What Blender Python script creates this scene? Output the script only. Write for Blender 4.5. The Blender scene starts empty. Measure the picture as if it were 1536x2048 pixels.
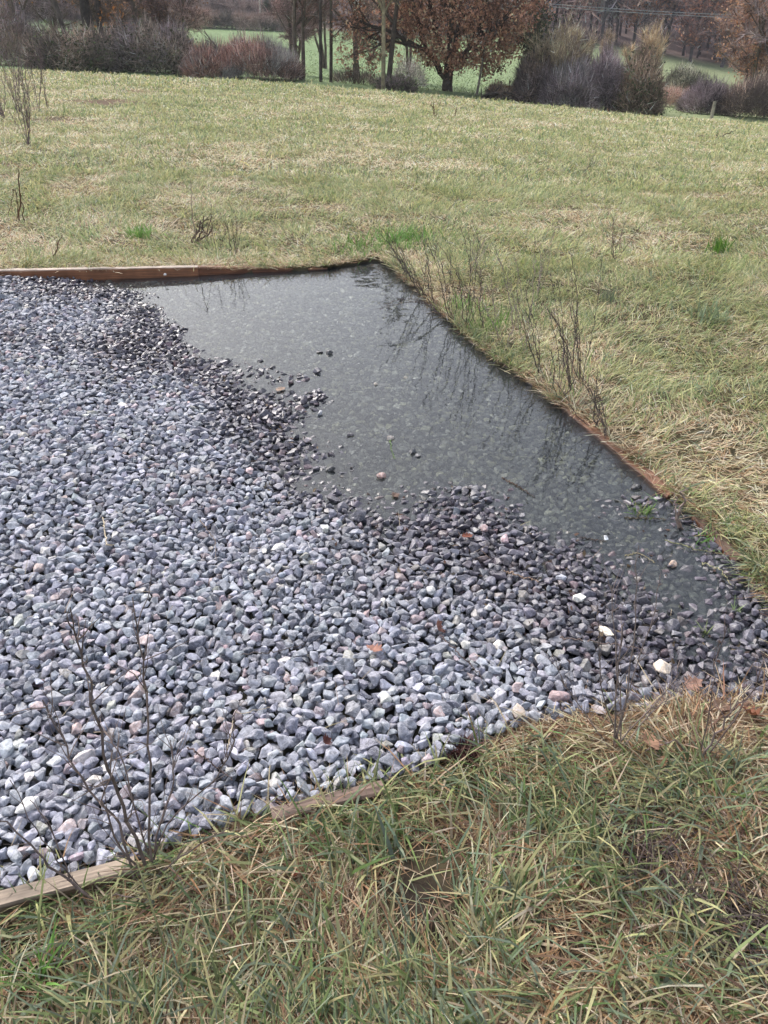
import bpy, math, random
import numpy as np
from math import radians, sin, cos, pi
sc = bpy.context.scene
# ------------------------------------------------------------------ camera, sky, sun, exposure
F = 1547.0; PITCH = radians(33.5); CH = 1.55
cam_d = bpy.data.cameras.new('camera'); cam = bpy.data.objects.new('camera', cam_d)
sc.collection.objects.link(cam); sc.camera = cam
cam.location = (0, 0, CH); cam.rotation_euler = (pi/2-PITCH, 0, 0)
cam_d.sensor_fit = 'VERTICAL'; cam_d.sensor_height = 24; cam_d.lens = 24*F/2048
cam_d.clip_start = 0.05; cam_d.clip_end = 2000
SUN_EL, SUN_AZ = 46, 322
w = bpy.data.worlds.new('World'); sc.world = w; w.use_nodes = True
nt = w.node_tree; nt.nodes.clear()
sky = nt.nodes.new('ShaderNodeTexSky'); sky.sky_type = 'NISHITA'; sky.sun_disc = False
sky.sun_elevation = radians(SUN_EL); sky.sun_rotation = radians(SUN_AZ)
sky.air_density = 1.0; sky.dust_density = 4.0; sky.ozone_density = 1.0
hs = nt.nodes.new('ShaderNodeHueSaturation'); hs.inputs['Saturation'].default_value = 0.52
bg = nt.nodes.new('ShaderNodeBackground'); bg.inputs['Strength'].default_value = 0.15
wo = nt.nodes.new('ShaderNodeOutputWorld')
nt.links.new(sky.outputs[0], hs.inputs['Color']); nt.links.new(hs.outputs[0], bg.inputs[0]); nt.links.new(bg.outputs[0], wo.inputs[0])
sl = bpy.data.lights.new('sun', 'SUN'); sl.energy = 1.15; sl.angle = radians(22); sl.color = (1, 0.97, 0.93)
so = bpy.data.objects.new('sun', sl); sc.collection.objects.link(so)
so.rotation_euler = (radians(90-SUN_EL), 0, radians(180-SUN_AZ))
sc.view_settings.view_transform = 'Standard'; sc.view_settings.look = 'None'
sc.view_settings.exposure = 0.97; sc.view_settings.gamma = 1
try:
    sc.cycles.use_denoising = True
    sc.cycles.max_bounces = 6; sc.cycles.diffuse_bounces = 3; sc.cycles.glossy_bounces = 3
    sc.cycles.transparent_max_bounces = 8
except Exception: pass

# ------------------------------------------------------------------ helpers
def ray(x, y):
    cx = (x-768)/F; cy = (1024-y)/F
    return np.array([cx, cy*sin(PITCH)+cos(PITCH), cy*cos(PITCH)-sin(PITCH)])
def P(x, y, z=0.0):
    d = ray(x, y); k = (z-CH)/d[2]
    return np.array([d[0]*k, d[1]*k, z])
def PD(x, y, Y):
    d = ray(x, y); return np.array([0, 0, CH])+d*(Y/d[1])
def ut(x, y):
    d = ray(x, y); return d[0]/d[1], d[2]/d[1]

def vnoise(x, y, seed=0):
    """smooth value noise 0..1"""
    xi = np.floor(x).astype(np.int64); yi = np.floor(y).astype(np.int64)
    fx = x-xi; fy = y-yi; fx = fx*fx*(3-2*fx); fy = fy*fy*(3-2*fy)
    def h(a, b):
        n = (a*374761393+b*668265263+seed*974634777) & 0xffffffff
        n = ((n ^ (n >> 13))*1274126177) & 0xffffffff
        n = n ^ (n >> 16)
        return (n & 0xffff)/65535.0
    return (h(xi, yi)*(1-fx)+h(xi+1, yi)*fx)*(1-fy)+(h(xi, yi+1)*(1-fx)+h(xi+1, yi+1)*fx)*fy
def fbm(x, y, seed=0, o=3):
    s = 0; a = .5; t = 0
    for k in range(o):
        s = s+a*vnoise(x*2**k, y*2**k, seed+k*17); t += a; a *= .5
    return s/t
def sstep(a, b, x):
    t = np.clip((x-a)/(b-a), 0, 1); return t*t*(3-2*t)
def seg_dist(px, py, poly, closed=False):
    d = np.full(np.shape(px), 1e9); n = len(poly)
    for i in range(n if closed else n-1):
        ax, ay = poly[i][:2]; bx, by = poly[(i+1) % n][:2]
        vx, vy = bx-ax, by-ay; L = vx*vx+vy*vy+1e-12
        t = np.clip(((px-ax)*vx+(py-ay)*vy)/L, 0, 1)
        d = np.minimum(d, np.hypot(px-ax-t*vx, py-ay-t*vy))
    return d
def inside(px, py, poly):
    c = np.zeros(np.shape(px), bool); n = len(poly)
    for i in range(n):
        ax, ay = poly[i][:2]; bx, by = poly[(i+1) % n][:2]
        m = ((ay > py) != (by > py)) & (px < (bx-ax)*(py-ay)/(by-ay+1e-15)+ax)
        c ^= m
    return c

def mesh_np(name, V, faces, mat=None, cols=None, smooth=False, parent=None, link=True):
    """V (n,3); faces: list of (k,m) int arrays; cols (n,4) per point"""
    me = bpy.data.meshes.new(name)
    V = np.asarray(V, np.float32); faces = [np.asarray(f, np.int32) for f in faces if len(f)]
    me.vertices.add(len(V)); me.vertices.foreach_set('co', V.ravel())
    nl = sum(f.size for f in faces); npoly = sum(len(f) for f in faces)
    me.loops.add(nl); me.polygons.add(npoly)
    me.loops.foreach_set('vertex_index', np.concatenate([f.ravel() for f in faces]))
    tot = np.concatenate([np.full(len(f), f.shape[1], np.int32) for f in faces])
    st = np.concatenate([[0], np.cumsum(tot)[:-1]]).astype(np.int32)
    me.polygons.foreach_set('loop_start', st); me.polygons.foreach_set('loop_total', tot)
    me.polygons.foreach_set('use_smooth', np.full(npoly, bool(smooth)))
    me.update(calc_edges=True)
    if cols is not None:
        c = np.asarray(cols, np.float32)
        if c.shape[1] == 3: c = np.hstack([c, np.ones((len(c), 1), np.float32)])
        a = me.color_attributes.new('Col', 'FLOAT_COLOR', 'POINT'); a.data.foreach_set('color', c.ravel())
    if mat: me.materials.append(mat)
    o = bpy.data.objects.new(name, me)
    if link: sc.collection.objects.link(o)
    if parent: o.parent = parent
    return o
def tag(o, label, cat, group=None, kind=None):
    if label: o['label'] = label
    if cat: o['category'] = cat
    if group: o['group'] = group
    if kind: o['kind'] = kind
    return o
def empty(name, loc, label, cat, group=None):
    o = bpy.data.objects.new(name, None); o.empty_display_size = .1
    sc.collection.objects.link(o); o.location = loc
    return tag(o, label, cat, group)

class G:
    """collects geometry pieces for one mesh"""
    def __init__(s): s.V = []; s.T = []; s.Q = []; s.C = []; s.n = 0
    def add(s, V, T=None, Q=None, C=(1, 1, 1, 1)):
        V = np.asarray(V, float); 
        if len(V) == 0: return
        if T is not None and len(T): s.T.append(np.asarray(T)+s.n)
        if Q is not None and len(Q): s.Q.append(np.asarray(Q)+s.n)
        C = np.asarray(C, float)
        if C.ndim == 1: C = np.tile(C, (len(V), 1))
        if C.shape[1] == 3: C = np.hstack([C, np.ones((len(C), 1))])
        s.C.append(C); s.V.append(V); s.n += len(V)
    def build(s, name, mat, parent=None, smooth=False, off=None):
        V = np.concatenate(s.V)
        if off is not None: V = V-np.asarray(off)
        f = []
        if s.T: f.append(np.concatenate(s.T))
        if s.Q: f.append(np.concatenate(s.Q))
        return mesh_np(name, V, f, mat, np.concatenate(s.C), smooth, parent)

def segs_tubes(g, segs, n, col, jit=0.12, rng=None):
    """segs: array (m,8): p0 p1 r0 r1 -> prisms"""
    S = np.asarray(segs, float)
    if len(S) == 0: return
    p0, p1, r0, r1 = S[:, :3], S[:, 3:6], S[:, 6], S[:, 7]
    d = p1-p0; L = np.linalg.norm(d, axis=1, keepdims=True)+1e-9; d = d/L
    up = np.where(np.abs(d[:, 2:3]) > .9, [[1., 0, 0]], [[0, 0, 1.]])
    a = np.cross(d, up); a /= np.linalg.norm(a, axis=1, keepdims=True); b = np.cross(d, a)
    m = len(S); ring = []
    e0 = p0-d*r0[:, None]*.3; e1 = p1+d*r1[:, None]*.3
    for k in range(n):
        t = 2*pi*k/n; o = a*cos(t)+b*sin(t)
        ring.append((e0+o*r0[:, None], e1+o*r1[:, None]))
    V = np.stack([x for k in ring for x in k], 1).reshape(-1, 3)
    base = np.arange(m)*2*n; Q = []
    for k in range(n):
        k2 = (k+1) % n
        Q.append(np.stack([base+2*k, base+2*k2, base+2*k2+1, base+2*k+1], 1))
    Q = np.concatenate(Q)
    C = np.asarray(col, float)
    if C.ndim == 1: C = np.tile(C[:3], (m, 1))
    if rng is not None: C = C*(1+rng.normal(0, jit, (m, 1)))
    g.add(V, Q=Q, C=np.clip(np.repeat(C, 2*n, 0), 0, 1))
def twig_tris(g, p, d, L, wd, col, rng):
    """thin single triangles (twigs far away)"""
    n = len(p); r = rng.normal(size=(n, 3)); s = np.cross(d, r); s /= np.linalg.norm(s, axis=1, keepdims=True)+1e-9
    V = np.stack([p-s*wd[:, None]*.5, p+s*wd[:, None]*.5, p+d*L[:, None]], 1).reshape(-1, 3)
    g.add(V, T=np.arange(3*n).reshape(n, 3), C=np.repeat(col, 3, 0))
def leaf_quads(g, p, size, col, rng, flat=0.0):
    n = len(p); a = rng.normal(size=(n, 3)); a /= np.linalg.norm(a, axis=1, keepdims=True)
    r = rng.normal(size=(n, 3)); r[:, 2] += flat*3
    b = np.cross(a, r); b /= np.linalg.norm(b, axis=1, keepdims=True)
    s = size[:, None]
    V = np.stack([p-a*s, p+b*s*.55, p+a*s, p-b*s*.55], 1).reshape(-1, 3)
    g.add(V, Q=np.arange(4*n).reshape(n, 4), C=np.repeat(col, 4, 0))

# ------------------------------------------------------------------ materials
def mat_new(name):
    m = bpy.data.materials.new(name); m.use_nodes = True; n = m.node_tree
    b = n.nodes['Principled BSDF']; return m, n, b
def N(n, t, **k):
    x = n.nodes.new(t)
    for a, v in k.items(): setattr(x, a, v)
    return x
def attr_mat(name, rough=.8, noise=40, amt=.35, spec=.3, translucent=0, bump=0, bscale=60, wet=False):
    m, n, b = mat_new(name)
    at = N(n, 'ShaderNodeAttribute', attribute_name='Col')
    tc = N(n, 'ShaderNodeTexCoord')
    nz = N(n, 'ShaderNodeTexNoise'); nz.inputs['Scale'].default_value = noise; nz.inputs['Detail'].default_value = 4
    n.links.new(tc.outputs['Object'], nz.inputs['Vector'])
    mr = N(n, 'ShaderNodeMapRange'); mr.inputs[1].default_value = .3; mr.inputs[2].default_value = .7
    mr.inputs[3].default_value = 1-amt; mr.inputs[4].default_value = 1+amt
    n.links.new(nz.outputs[0], mr.inputs[0])
    mx = N(n, 'ShaderNodeVectorMath', operation='SCALE')
    n.links.new(at.outputs['Color'], mx.inputs[0]); n.links.new(mr.outputs[0], mx.inputs['Scale'])
    n.links.new(mx.outputs[0], b.inputs['Base Color'])
    b.inputs['Roughness'].default_value = rough; b.inputs['Specular IOR Level'].default_value = spec
    if bump:
        nb = N(n, 'ShaderNodeTexNoise'); nb.inputs['Scale'].default_value = bscale; nb.inputs['Detail'].default_value = 6
        n.links.new(tc.outputs['Object'], nb.inputs['Vector'])
        bp = N(n, 'ShaderNodeBump'); bp.inputs['Strength'].default_value = bump; bp.inputs['Distance'].default_value = .02
        n.links.new(nb.outputs[0], bp.inputs['Height']); n.links.new(bp.outputs[0], b.inputs['Normal'])
    if translucent:
        tr = N(n, 'ShaderNodeBsdfTranslucent'); n.links.new(mx.outputs[0], tr.inputs[0])
        ms = N(n, 'ShaderNodeMixShader'); ms.inputs[0].default_value = translucent
        n.links.new(b.outputs[0], ms.inputs[1]); n.links.new(tr.outputs[0], ms.inputs[2])
        n.links.new(ms.outputs[0], n.nodes['Material Output'].inputs[0])
    return m
M_grass = attr_mat('grass_blades', .55, 30, .12, .25, translucent=.3)
M_twig = attr_mat('bark_and_twigs', .85, 25, .3, .2)
M_bark = attr_mat('tree_bark', .9, 6, .4, .2, bump=.6, bscale=12)
M_leaf = attr_mat('dry_leaves', .7, 40, .25, .3, translucent=.25)
M_far = attr_mat('far_foliage', .9, .6, .15, .1)
M_stem = attr_mat('dead_stems', .75, 90, .35, .3)

def stone_mat():
    m, n, b = mat_new('limestone_gravel'); L = n.links.new
    at = N(n, 'ShaderNodeAttribute', attribute_name='Col'); tc = N(n, 'ShaderNodeTexCoord')
    n1 = N(n, 'ShaderNodeTexNoise'); n1.inputs['Scale'].default_value = 70; n1.inputs['Detail'].default_value = 8; n1.inputs['Roughness'].default_value = .72
    L(tc.outputs['Object'], n1.inputs['Vector'])
    r1 = N(n, 'ShaderNodeMapRange'); r1.inputs[1].default_value = .34; r1.inputs[2].default_value = .66; r1.inputs[3].default_value = .5; r1.inputs[4].default_value = 1.6
    L(n1.outputs[0], r1.inputs[0])
    sc1 = N(n, 'ShaderNodeVectorMath', operation='SCALE'); L(at.outputs['Color'], sc1.inputs[0]); L(r1.outputs[0], sc1.inputs['Scale'])
    # pale calcite veins
    n2 = N(n, 'ShaderNodeTexNoise'); n2.inputs['Scale'].default_value = 38; n2.inputs['Detail'].default_value = 5; n2.inputs['Distortion'].default_value = 1.2
    L(tc.outputs['Object'], n2.inputs['Vector'])
    sb = N(n, 'ShaderNodeMath', operation='SUBTRACT'); sb.inputs[1].default_value = .5; L(n2.outputs[0], sb.inputs[0])
    ab = N(n, 'ShaderNodeMath', operation='ABSOLUTE'); L(sb.outputs[0], ab.inputs[0])
    r2 = N(n, 'ShaderNodeMapRange'); r2.inputs[1].default_value = 0; r2.inputs[2].default_value = .028; r2.inputs[3].default_value = .7; r2.inputs[4].default_value = 0
    L(ab.outputs[0], r2.inputs[0])
    # veins fade on wet/submerged stones
    vf = N(n, 'ShaderNodeMath', operation='MULTIPLY_ADD'); vf.inputs[1].default_value = -.75; vf.inputs[2].default_value = 1; L(at.outputs['Alpha'], vf.inputs[0])
    vm = N(n, 'ShaderNodeMath', operation='MULTIPLY'); L(r2.outputs[0], vm.inputs[0]); L(vf.outputs[0], vm.inputs[1])
    mx = N(n, 'ShaderNodeMix', data_type='RGBA'); mx.inputs['B'].default_value = (.52, .52, .56, 1)
    L(vm.outputs[0], mx.inputs['Factor']); L(sc1.outputs[0], mx.inputs['A'])
    L(mx.outputs['Result'], b.inputs['Base Color'])
    ro = N(n, 'ShaderNodeMapRange'); ro.inputs[3].default_value = .75; ro.inputs[4].default_value = .22
    L(at.outputs['Alpha'], ro.inputs[0]); L(ro.outputs[0], b.inputs['Roughness'])
    b.inputs['Specular IOR Level'].default_value = .45
    bp = N(n, 'ShaderNodeBump'); bp.inputs['Strength'].default_value = .5; bp.inputs['Distance'].default_value = .004
    L(n1.outputs[0], bp.inputs['Height']); L(bp.outputs[0], b.inputs['Normal'])
    return m
M_stone = stone_mat()

def wood_mat():
    m, n, b = mat_new('weathered_timber'); L = n.links.new
    at = N(n, 'ShaderNodeAttribute', attribute_name='Col'); tc = N(n, 'ShaderNodeTexCoord')
    mp = N(n, 'ShaderNodeMapping'); mp.inputs['Scale'].default_value = (3, 90, 90); L(tc.outputs['Object'], mp.inputs[0])
    nz = N(n, 'ShaderNodeTexNoise'); nz.inputs['Scale'].default_value = 1.6; nz.inputs['Detail'].default_value = 6; L(mp.outputs[0], nz.inputs['Vector'])
    mr = N(n, 'ShaderNodeMapRange'); mr.inputs[1].default_value = .3; mr.inputs[2].default_value = .7; mr.inputs[3].default_value = .6; mr.inputs[4].default_value = 1.3
    L(nz.outputs[0], mr.inputs[0])
    n2 = N(n, 'ShaderNodeTexNoise'); n2.inputs['Scale'].default_value = 7; n2.inputs['Detail'].default_value = 4; L(tc.outputs['Object'], n2.inputs['Vector'])
    m2 = N(n, 'ShaderNodeMapRange'); m2.inputs[1].default_value = .35; m2.inputs[2].default_value = .65; m2.inputs[3].default_value = .65; m2.inputs[4].default_value = 1.2
    L(n2.outputs[0], m2.inputs[0])
    mu = N(n, 'ShaderNodeMath', operation='MULTIPLY'); L(mr.outputs[0], mu.inputs[0]); L(m2.outputs[0], mu.inputs[1])
    s = N(n, 'ShaderNodeVectorMath', operation='SCALE'); L(at.outputs['Color'], s.inputs[0]); L(mu.outputs[0], s.inputs['Scale'])
    L(s.outputs[0], b.inputs['Base Color'])
    ro = N(n, 'ShaderNodeMapRange'); ro.inputs[3].default_value = .8; ro.inputs[4].default_value = .3
    L(at.outputs['Alpha'], ro.inputs[0]); L(ro.outputs[0], b.inputs['Roughness'])
    bp = N(n, 'ShaderNodeBump'); bp.inputs['Strength'].default_value = .5; bp.inputs['Distance'].default_value = .004
    L(nz.outputs[0], bp.inputs['Height']); L(bp.outputs[0], b.inputs['Normal'])
    return m
M_wood = wood_mat()

def water_mat():
    m, n, b = mat_new('puddle_water'); L = n.links.new
    n.nodes.remove(b); out = n.nodes['Material Output']
    tc = N(n, 'ShaderNodeTexCoord')
    nz = N(n, 'ShaderNodeTexNoise'); nz.inputs['Scale'].default_value = 5; nz.inputs['Detail'].default_value = 2; L(tc.outputs['Object'], nz.inputs['Vector'])
    bp = N(n, 'ShaderNodeBump'); bp.inputs['Strength'].default_value = .25; bp.inputs['Distance'].default_value = .01; L(nz.outputs[0], bp.inputs['Height'])
    fr = N(n, 'ShaderNodeFresnel'); fr.inputs['IOR'].default_value = 1.5; L(bp.outputs[0], fr.inputs['Normal'])
    tr = N(n, 'ShaderNodeBsdfTransparent'); tr.inputs[0].default_value = (.84, .88, .86, 1)
    di = N(n, 'ShaderNodeBsdfDiffuse'); di.inputs[0].default_value = (.22, .25, .29, 1)
    mm = N(n, 'ShaderNodeMixShader'); mm.inputs[0].default_value = .085; L(tr.outputs[0], mm.inputs[1]); L(di.outputs[0], mm.inputs[2])
    gl = N(n, 'ShaderNodeBsdfGlossy'); gl.inputs['Roughness'].default_value = .01; L(bp.outputs[0], gl.inputs['Normal'])
    ms = N(n, 'ShaderNodeMixShader'); L(fr.outputs[0], ms.inputs[0]); L(mm.outputs[0], ms.inputs[1]); L(gl.outputs[0], ms.inputs[2])
    L(ms.outputs[0], out.inputs[0]); return m
M_water = water_mat()
M_ground = attr_mat('soil_and_turf', .95, 3.0, .3, .1, bump=.5, bscale=25)

# ------------------------------------------------------------------ plan of the place
pad_px = [(-260, 562), (0, 558), (300, 550), (640, 540), (760, 520), (850, 598), (940, 690), (1060, 775), (1180, 860), (1330, 985), (1440, 1085), (1540, 1200), (1610, 1300), (1560, 1395), (1390, 1402), (1050, 1440), (830, 1535), (560, 1605), (250, 1720), (0, 1785), (-400, 1860)]
padz = [.02, .02, .01]+[0]*9+[.01, .045]+[.055]*7
PAD = [P(*q, z)[:2] for q, z in zip(pad_px, padz)]
shore_px = [(180, 566), (300, 590), (330, 660), (360, 705), (480, 740), (560, 790), (565, 850), (600, 905), (640, 950), (760, 985), (860, 1010), (960, 1030), (1060, 1065), (1200, 1085), (1270, 1140), (1370, 1200), (1470, 1228), (1620, 1235)]
SHORE = [P(*q)[:2] for q in shore_px]
WATER = SHORE+[P(*q)[:2] for q in [(1700, 1200), (1440, 1000), (1330, 900), (1180, 800), (1060, 715), (940, 630), (850, 560), (760, 490), (640, 515), (200, 540)]]
ISL = [(*P(a, b)[:2], r_) for a, b, r_ in ((500, 742, .10), (545, 752, .10), (590, 772, .12), (640, 745, .04), (620, 800, .08), (690, 950, .07), (1010, 1010, .07), (940, 1000, .06), (800, 985, .07), (345, 665, .06), (400, 700, .05))]
def T_pad(x, y):
    """height of the stone surface, water level = 0"""
    d = seg_dist(x, y, SHORE); ins = inside(x, y, WATER)
    s = np.where(ins, -d, d)
    n = (fbm(x*3.2, y*3.2, 5, 2)-.5)*.042
    isl = sum(np.exp(-((x-a)**2+((y-b)*.8)**2)/(r_*r_)) for a, b, r_ in ISL); up = np.where(s > 0, .0+.055*(1-np.exp(-s*2.2)), -.060*(1-np.exp(s*2.4)))
    r = sstep(.62, .95, x)*(y < 2.45)       # the right hand corner is a shallow, silty flat
    r = r*(1-sstep(.04, .30, s)); up = up*(1-.95*r)+(.004+.006*sstep(2.0, 1.6, y))*r
    up = up+np.where(s < .04, np.minimum(-up+.001, .045), 0)*np.clip(isl, 0, 1)*(fbm(x*14, y*14, 6, 2) > .47)
    return up+n*np.clip(1.25-np.abs(s)*.4, .5, 1)-.004
crest = sorted(ut(*q) for q in [(-400, 122), (0, 140), (200, 148), (400, 158), (590, 168), (750, 180), (900, 191), (1100, 211), (1300, 231), (1536, 245), (1900, 275)])
topg = sorted(ut(*q) for q in [(-400, 40), (0, 48), (400, 48), (570, 56), (700, 72), (900, 78), (1040, 80), (1200, 94), (1300, 112), (1430, 135), (1536, 150), (1900, 190)])
cu, ct = np.array(crest).T; tu, tt = np.array(topg).T
def h_near(x, y):
    return .025+.04*sstep(.5, 2.4, -x)*sstep(3.6, 4.8, y)+.012*sstep(0, .8, 1.6-y)+(fbm(x*1.3, y*1.3, 9, 3)-.5)*.05
def terrain(x, y):
    x = np.asarray(x, float); y = np.asarray(y, float)
    ys = np.maximum(y, 4.5); u = np.clip(x/ys, -.9, .9)
    tc_ = np.interp(u, cu, ct); t1 = np.interp(u, tu, tt)
    hn = h_near(x, y); zc = CH+20*tc_
    k = np.clip((ys-5)/15, 0, 1)**1.3
    z = hn+(zc-.05)*k
    # beyond the crest
    tv = tc_+.0035
    dip = .75*np.sin(pi*np.clip((ys-20)/17, 0, 1))**.8
    za = CH+ys*(tc_+(tv-tc_)*np.clip((ys-20)/17, 0, 1))-dip
    kk = np.clip((ys-37)/73, 0, 1)
    zb = CH+ys*(tv+(t1-tv)*kk)
    k3 = np.clip((ys-110)/250, 0, 1)
    zc2 = CH+ys*(t1+k3*.115)
    z = np.where(ys > 20, za, z); z = np.where(ys > 37, zb, z); z = np.where(ys > 110, zc2, z)
    z = z+(fbm(x*.12, y*.12, 31, 2)-.5)*.0*ys
    return z
def tz(x, y): return float(terrain(np.array([x]), np.array([y]))[0])
def at(px, Y, dz=0.0):
    """ground point at depth Y in the direction of picture column px"""
    u = ut(px, 150)[0]; x = u*Y; return np.array([x, Y, tz(x, Y)+dz])

SP = []
for px_, py_, rx_, ry_ in ((215, 205, .85, .5), (110, 240, .5, .35), (275, 184, .5, .3), (30, 330, .3, .15)):
    q = P(px_, py_, .05)
    for _ in range(8): q = P(px_, py_, tz(q[0], q[1]))
    SP.append((q[0], q[1], rx_, ry_))
MUD = [(*P(a, b, .03)[:2], r_) for a, b, r_ in ((850, 1790, .075), (860, 1860, .06), (1135, 1890, .055), (835, 1700, .03), (1010, 1560, .03), (60, 1880, .05), (1500, 1830, .07), (1330, 1720, .05), (590, 1960, .03))]
def mud(x, y):
    v = np.zeros(np.shape(x))
    for a, b, r_ in MUD: v = np.maximum(v, 1.6-np.hypot(x-a, y-b)/r_+(fbm(x*22, y*22, 94, 2)-.5)*.8)
    return np.clip(v, 0, 1)
def soil_patch(x, y):
    v = np.zeros(np.shape(x))
    for a, b, rx_, ry_ in SP: v = np.maximum(v, 1.25-np.sqrt(((x-a)/rx_)**2+((y-b)/ry_)**2)+(fbm(x*4, y*4, 91, 2)-.5)*.9)
    return np.clip(v, 0, 1)
# ------------------------------------------------------------------ ground sheet
def axis(a, b, step, lim, grow):
    v = list(np.arange(a, b, step)); s = step
    while v[-1] < lim: s *= grow; v.append(v[-1]+s)
    return v
xs = axis(0, 4.2, .045, 330, 1.07); xs = np.array([-q for q in xs[:0:-1]]+xs)
ys_ = axis(.2, 7, .05, 520, 1.035)
yneg = axis(.0, .3, .3, 30, 1.5); ys_ = np.array([.2-q for q in yneg[:0:-1]]+ys_)
X, Y = np.meshgrid(xs, ys_); Z = terrain(X, Y)
inp = inside(X, Y, PAD); dpad = seg_dist(X, Y, PAD, True)
bed = T_pad(X, Y)-.05
Z = np.where(inp, np.minimum(bed, Z-.02), Z)
nx, ny = len(xs), len(ys_)
idx = np.arange(nx*ny).reshape(ny, nx)
Qd = np.stack([idx[:-1, :-1], idx[:-1, 1:], idx[1:, 1:], idx[1:, :-1]], -1).reshape(-1, 4)
U = X/np.maximum(Y, 4.5)
n1 = fbm(X*.9, Y*.9, 3, 3)[..., None]; n2 = fbm(X*.25, Y*.25, 8, 3)[..., None]; n3 = fbm(X*.06, Y*.06, 12, 3)[..., None]
soil = np.array([.055, .045, .028]); straw = np.array([.30, .26, .15]); green = np.array([.17, .20, .075])
C = soil+(np.array([.10, .085, .045])-soil)*n1*.8
ff = sstep(5, 14, Y)[..., None]
C = C*(1-ff)+(straw*n1+green*(1-n1))*.75*ff
yl = sstep(0, .35, U)[..., None]; mu_ = mud(X, Y)[..., None]; C = C*(1-mu_)+np.array([.035, .027, .021])*mu_; sp_ = soil_patch(X, Y)[..., None]; C = C*(1-sp_)+np.array([.13, .085, .06])*sp_; hg = (np.array([.135, .185, .09])*(1-yl)+np.array([.175, .20, .105])*yl)*(1.0+.35*n3+.25*n2)
f2 = sstep(22, 30, Y)[..., None]; C = C*(1-f2)+hg*f2
f3 = sstep(112, 122, Y)[..., None]; C = C*(1-f3)+np.array([.15, .11, .10])*f3
pd = inp[..., None]; C = np.where(pd, np.array([.06, .06, .05]), C)
ground = mesh_np('ground', np.stack([X, Y, Z], -1).reshape(-1, 3), [Qd], M_ground, C.reshape(-1, 3), True)
ground['kind'] = 'structure'
# water sheet, cut to the pad outline a little outside the timber line
wp = [P(*q)[:2] for q in [(100, 552), (640, 536), (760, 517), (862, 590), (950, 683), (1070, 768), (1190, 852), (1340, 977), (1455, 1078), (1560, 1195), (1640, 1300), (1660, 1420), (1300, 1420), (1000, 1300), (700, 1180), (450, 1000), (200, 800), (60, 640)]]
g = G(); wp = np.array(wp); g.add(np.hstack([wp, np.zeros((len(wp), 1))]))
wm = bpy.data.meshes.new('puddle_water'); wm.from_pydata([(a, b, 0.0) for a, b in wp], [], [tuple(range(len(wp)))]); wm.update()
wm.materials.append(M_water); wob = bpy.data.objects.new('water', wm); sc.collection.objects.link(wob); wob['kind'] = 'structure'
if wm.polygons[0].normal.z < 0: wm.flip_normals()

# ------------------------------------------------------------------ stones
def ico(sub):
    import bmesh
    bm = bmesh.new(); bmesh.ops.create_icosphere(bm, subdivisions=sub, radius=1)
    V = np.array([v.co[:] for v in bm.verts]); Fc = np.array([[v.index for v in f.verts] for f in bm.faces]); bm.free()
    return V, Fc
ICO = {s: ico(s) for s in (1, 2, 3)}
def rock(rng, sub, cuts=11, rough=.03, lo=.5):
    V, Fc = ICO[sub]; n = rng.normal(size=(cuts, 3)); n /= np.linalg.norm(n, axis=1, keepdims=True)
    d = rng.uniform(lo, .86, cuts); dot = V@n.T
    r = np.where(dot > .05, d/np.maximum(dot, .05), 9).min(1); r = np.minimum(r, 1.08)
    W = V*r[:, None]
    W += rng.normal(0, rough, (len(V), 1))*V
    return W
def hull_rock(rng, npts=12, bev=.09):
    import bmesh
    p = rng.normal(size=(npts, 3)); p /= np.linalg.norm(p, axis=1, keepdims=True); p *= rng.uniform(.88, 1.08, (npts, 1))
    bm = bmesh.new(); [bm.verts.new(q) for q in p]
    r = bmesh.ops.convex_hull(bm, input=bm.verts)
    dead = [v for v in bm.verts if not v.link_faces]
    bmesh.ops.delete(bm, geom=dead, context='VERTS')
    bmesh.ops.dissolve_limit(bm, angle_limit=radians(14), verts=bm.verts, edges=bm.edges)
    if bev: bmesh.ops.bevel(bm, geom=bm.edges[:]+bm.verts[:], offset=bev, segments=1, affect='EDGES', clamp_overlap=True)
    bmesh.ops.triangulate(bm, faces=bm.faces); bmesh.ops.recalc_face_normals(bm, faces=bm.faces)
    bm.verts.index_update(); V = np.array([v.co[:] for v in bm.verts]); Fc = np.array([[v.index for v in f.verts] for f in bm.faces]); bm.free()
    return V, Fc
def rotm(yaw, tx, ty):
    cz, sz, cx, sx, cy, sy = np.cos(yaw), np.sin(yaw), np.cos(tx), np.sin(tx), np.cos(ty), np.sin(ty)
    o = np.zeros_like(yaw); l = o+1
    Rz = np.stack([cz, -sz, o, sz, cz, o, o, o, l], -1).reshape(-1, 3, 3)
    Rx = np.stack([l, o, o, o, cx, -sx, o, sx, cx], -1).reshape(-1, 3, 3)
    Ry = np.stack([cy, o, sy, o, l, o, -sy, o, cy], -1).reshape(-1, 3, 3)
    return Rz@Rx@Ry
rng = np.random.default_rng(11)
RES = .005; X0, Y0, X1, Y1 = -3.7, .75, 1.45, 5.65
gx = np.arange(X0, X1, RES); gy = np.arange(Y0, Y1, RES); GX, GY = np.meshgrid(gx, gy)
Tm = T_pad(GX, GY); inpad = inside(GX, GY, PAD)
view_ok = (np.abs(GX) < GY*.56+1.1)
Hm = Tm-.028; Hm[~inpad] = 9.0
NK = 420; kern = []
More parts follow.
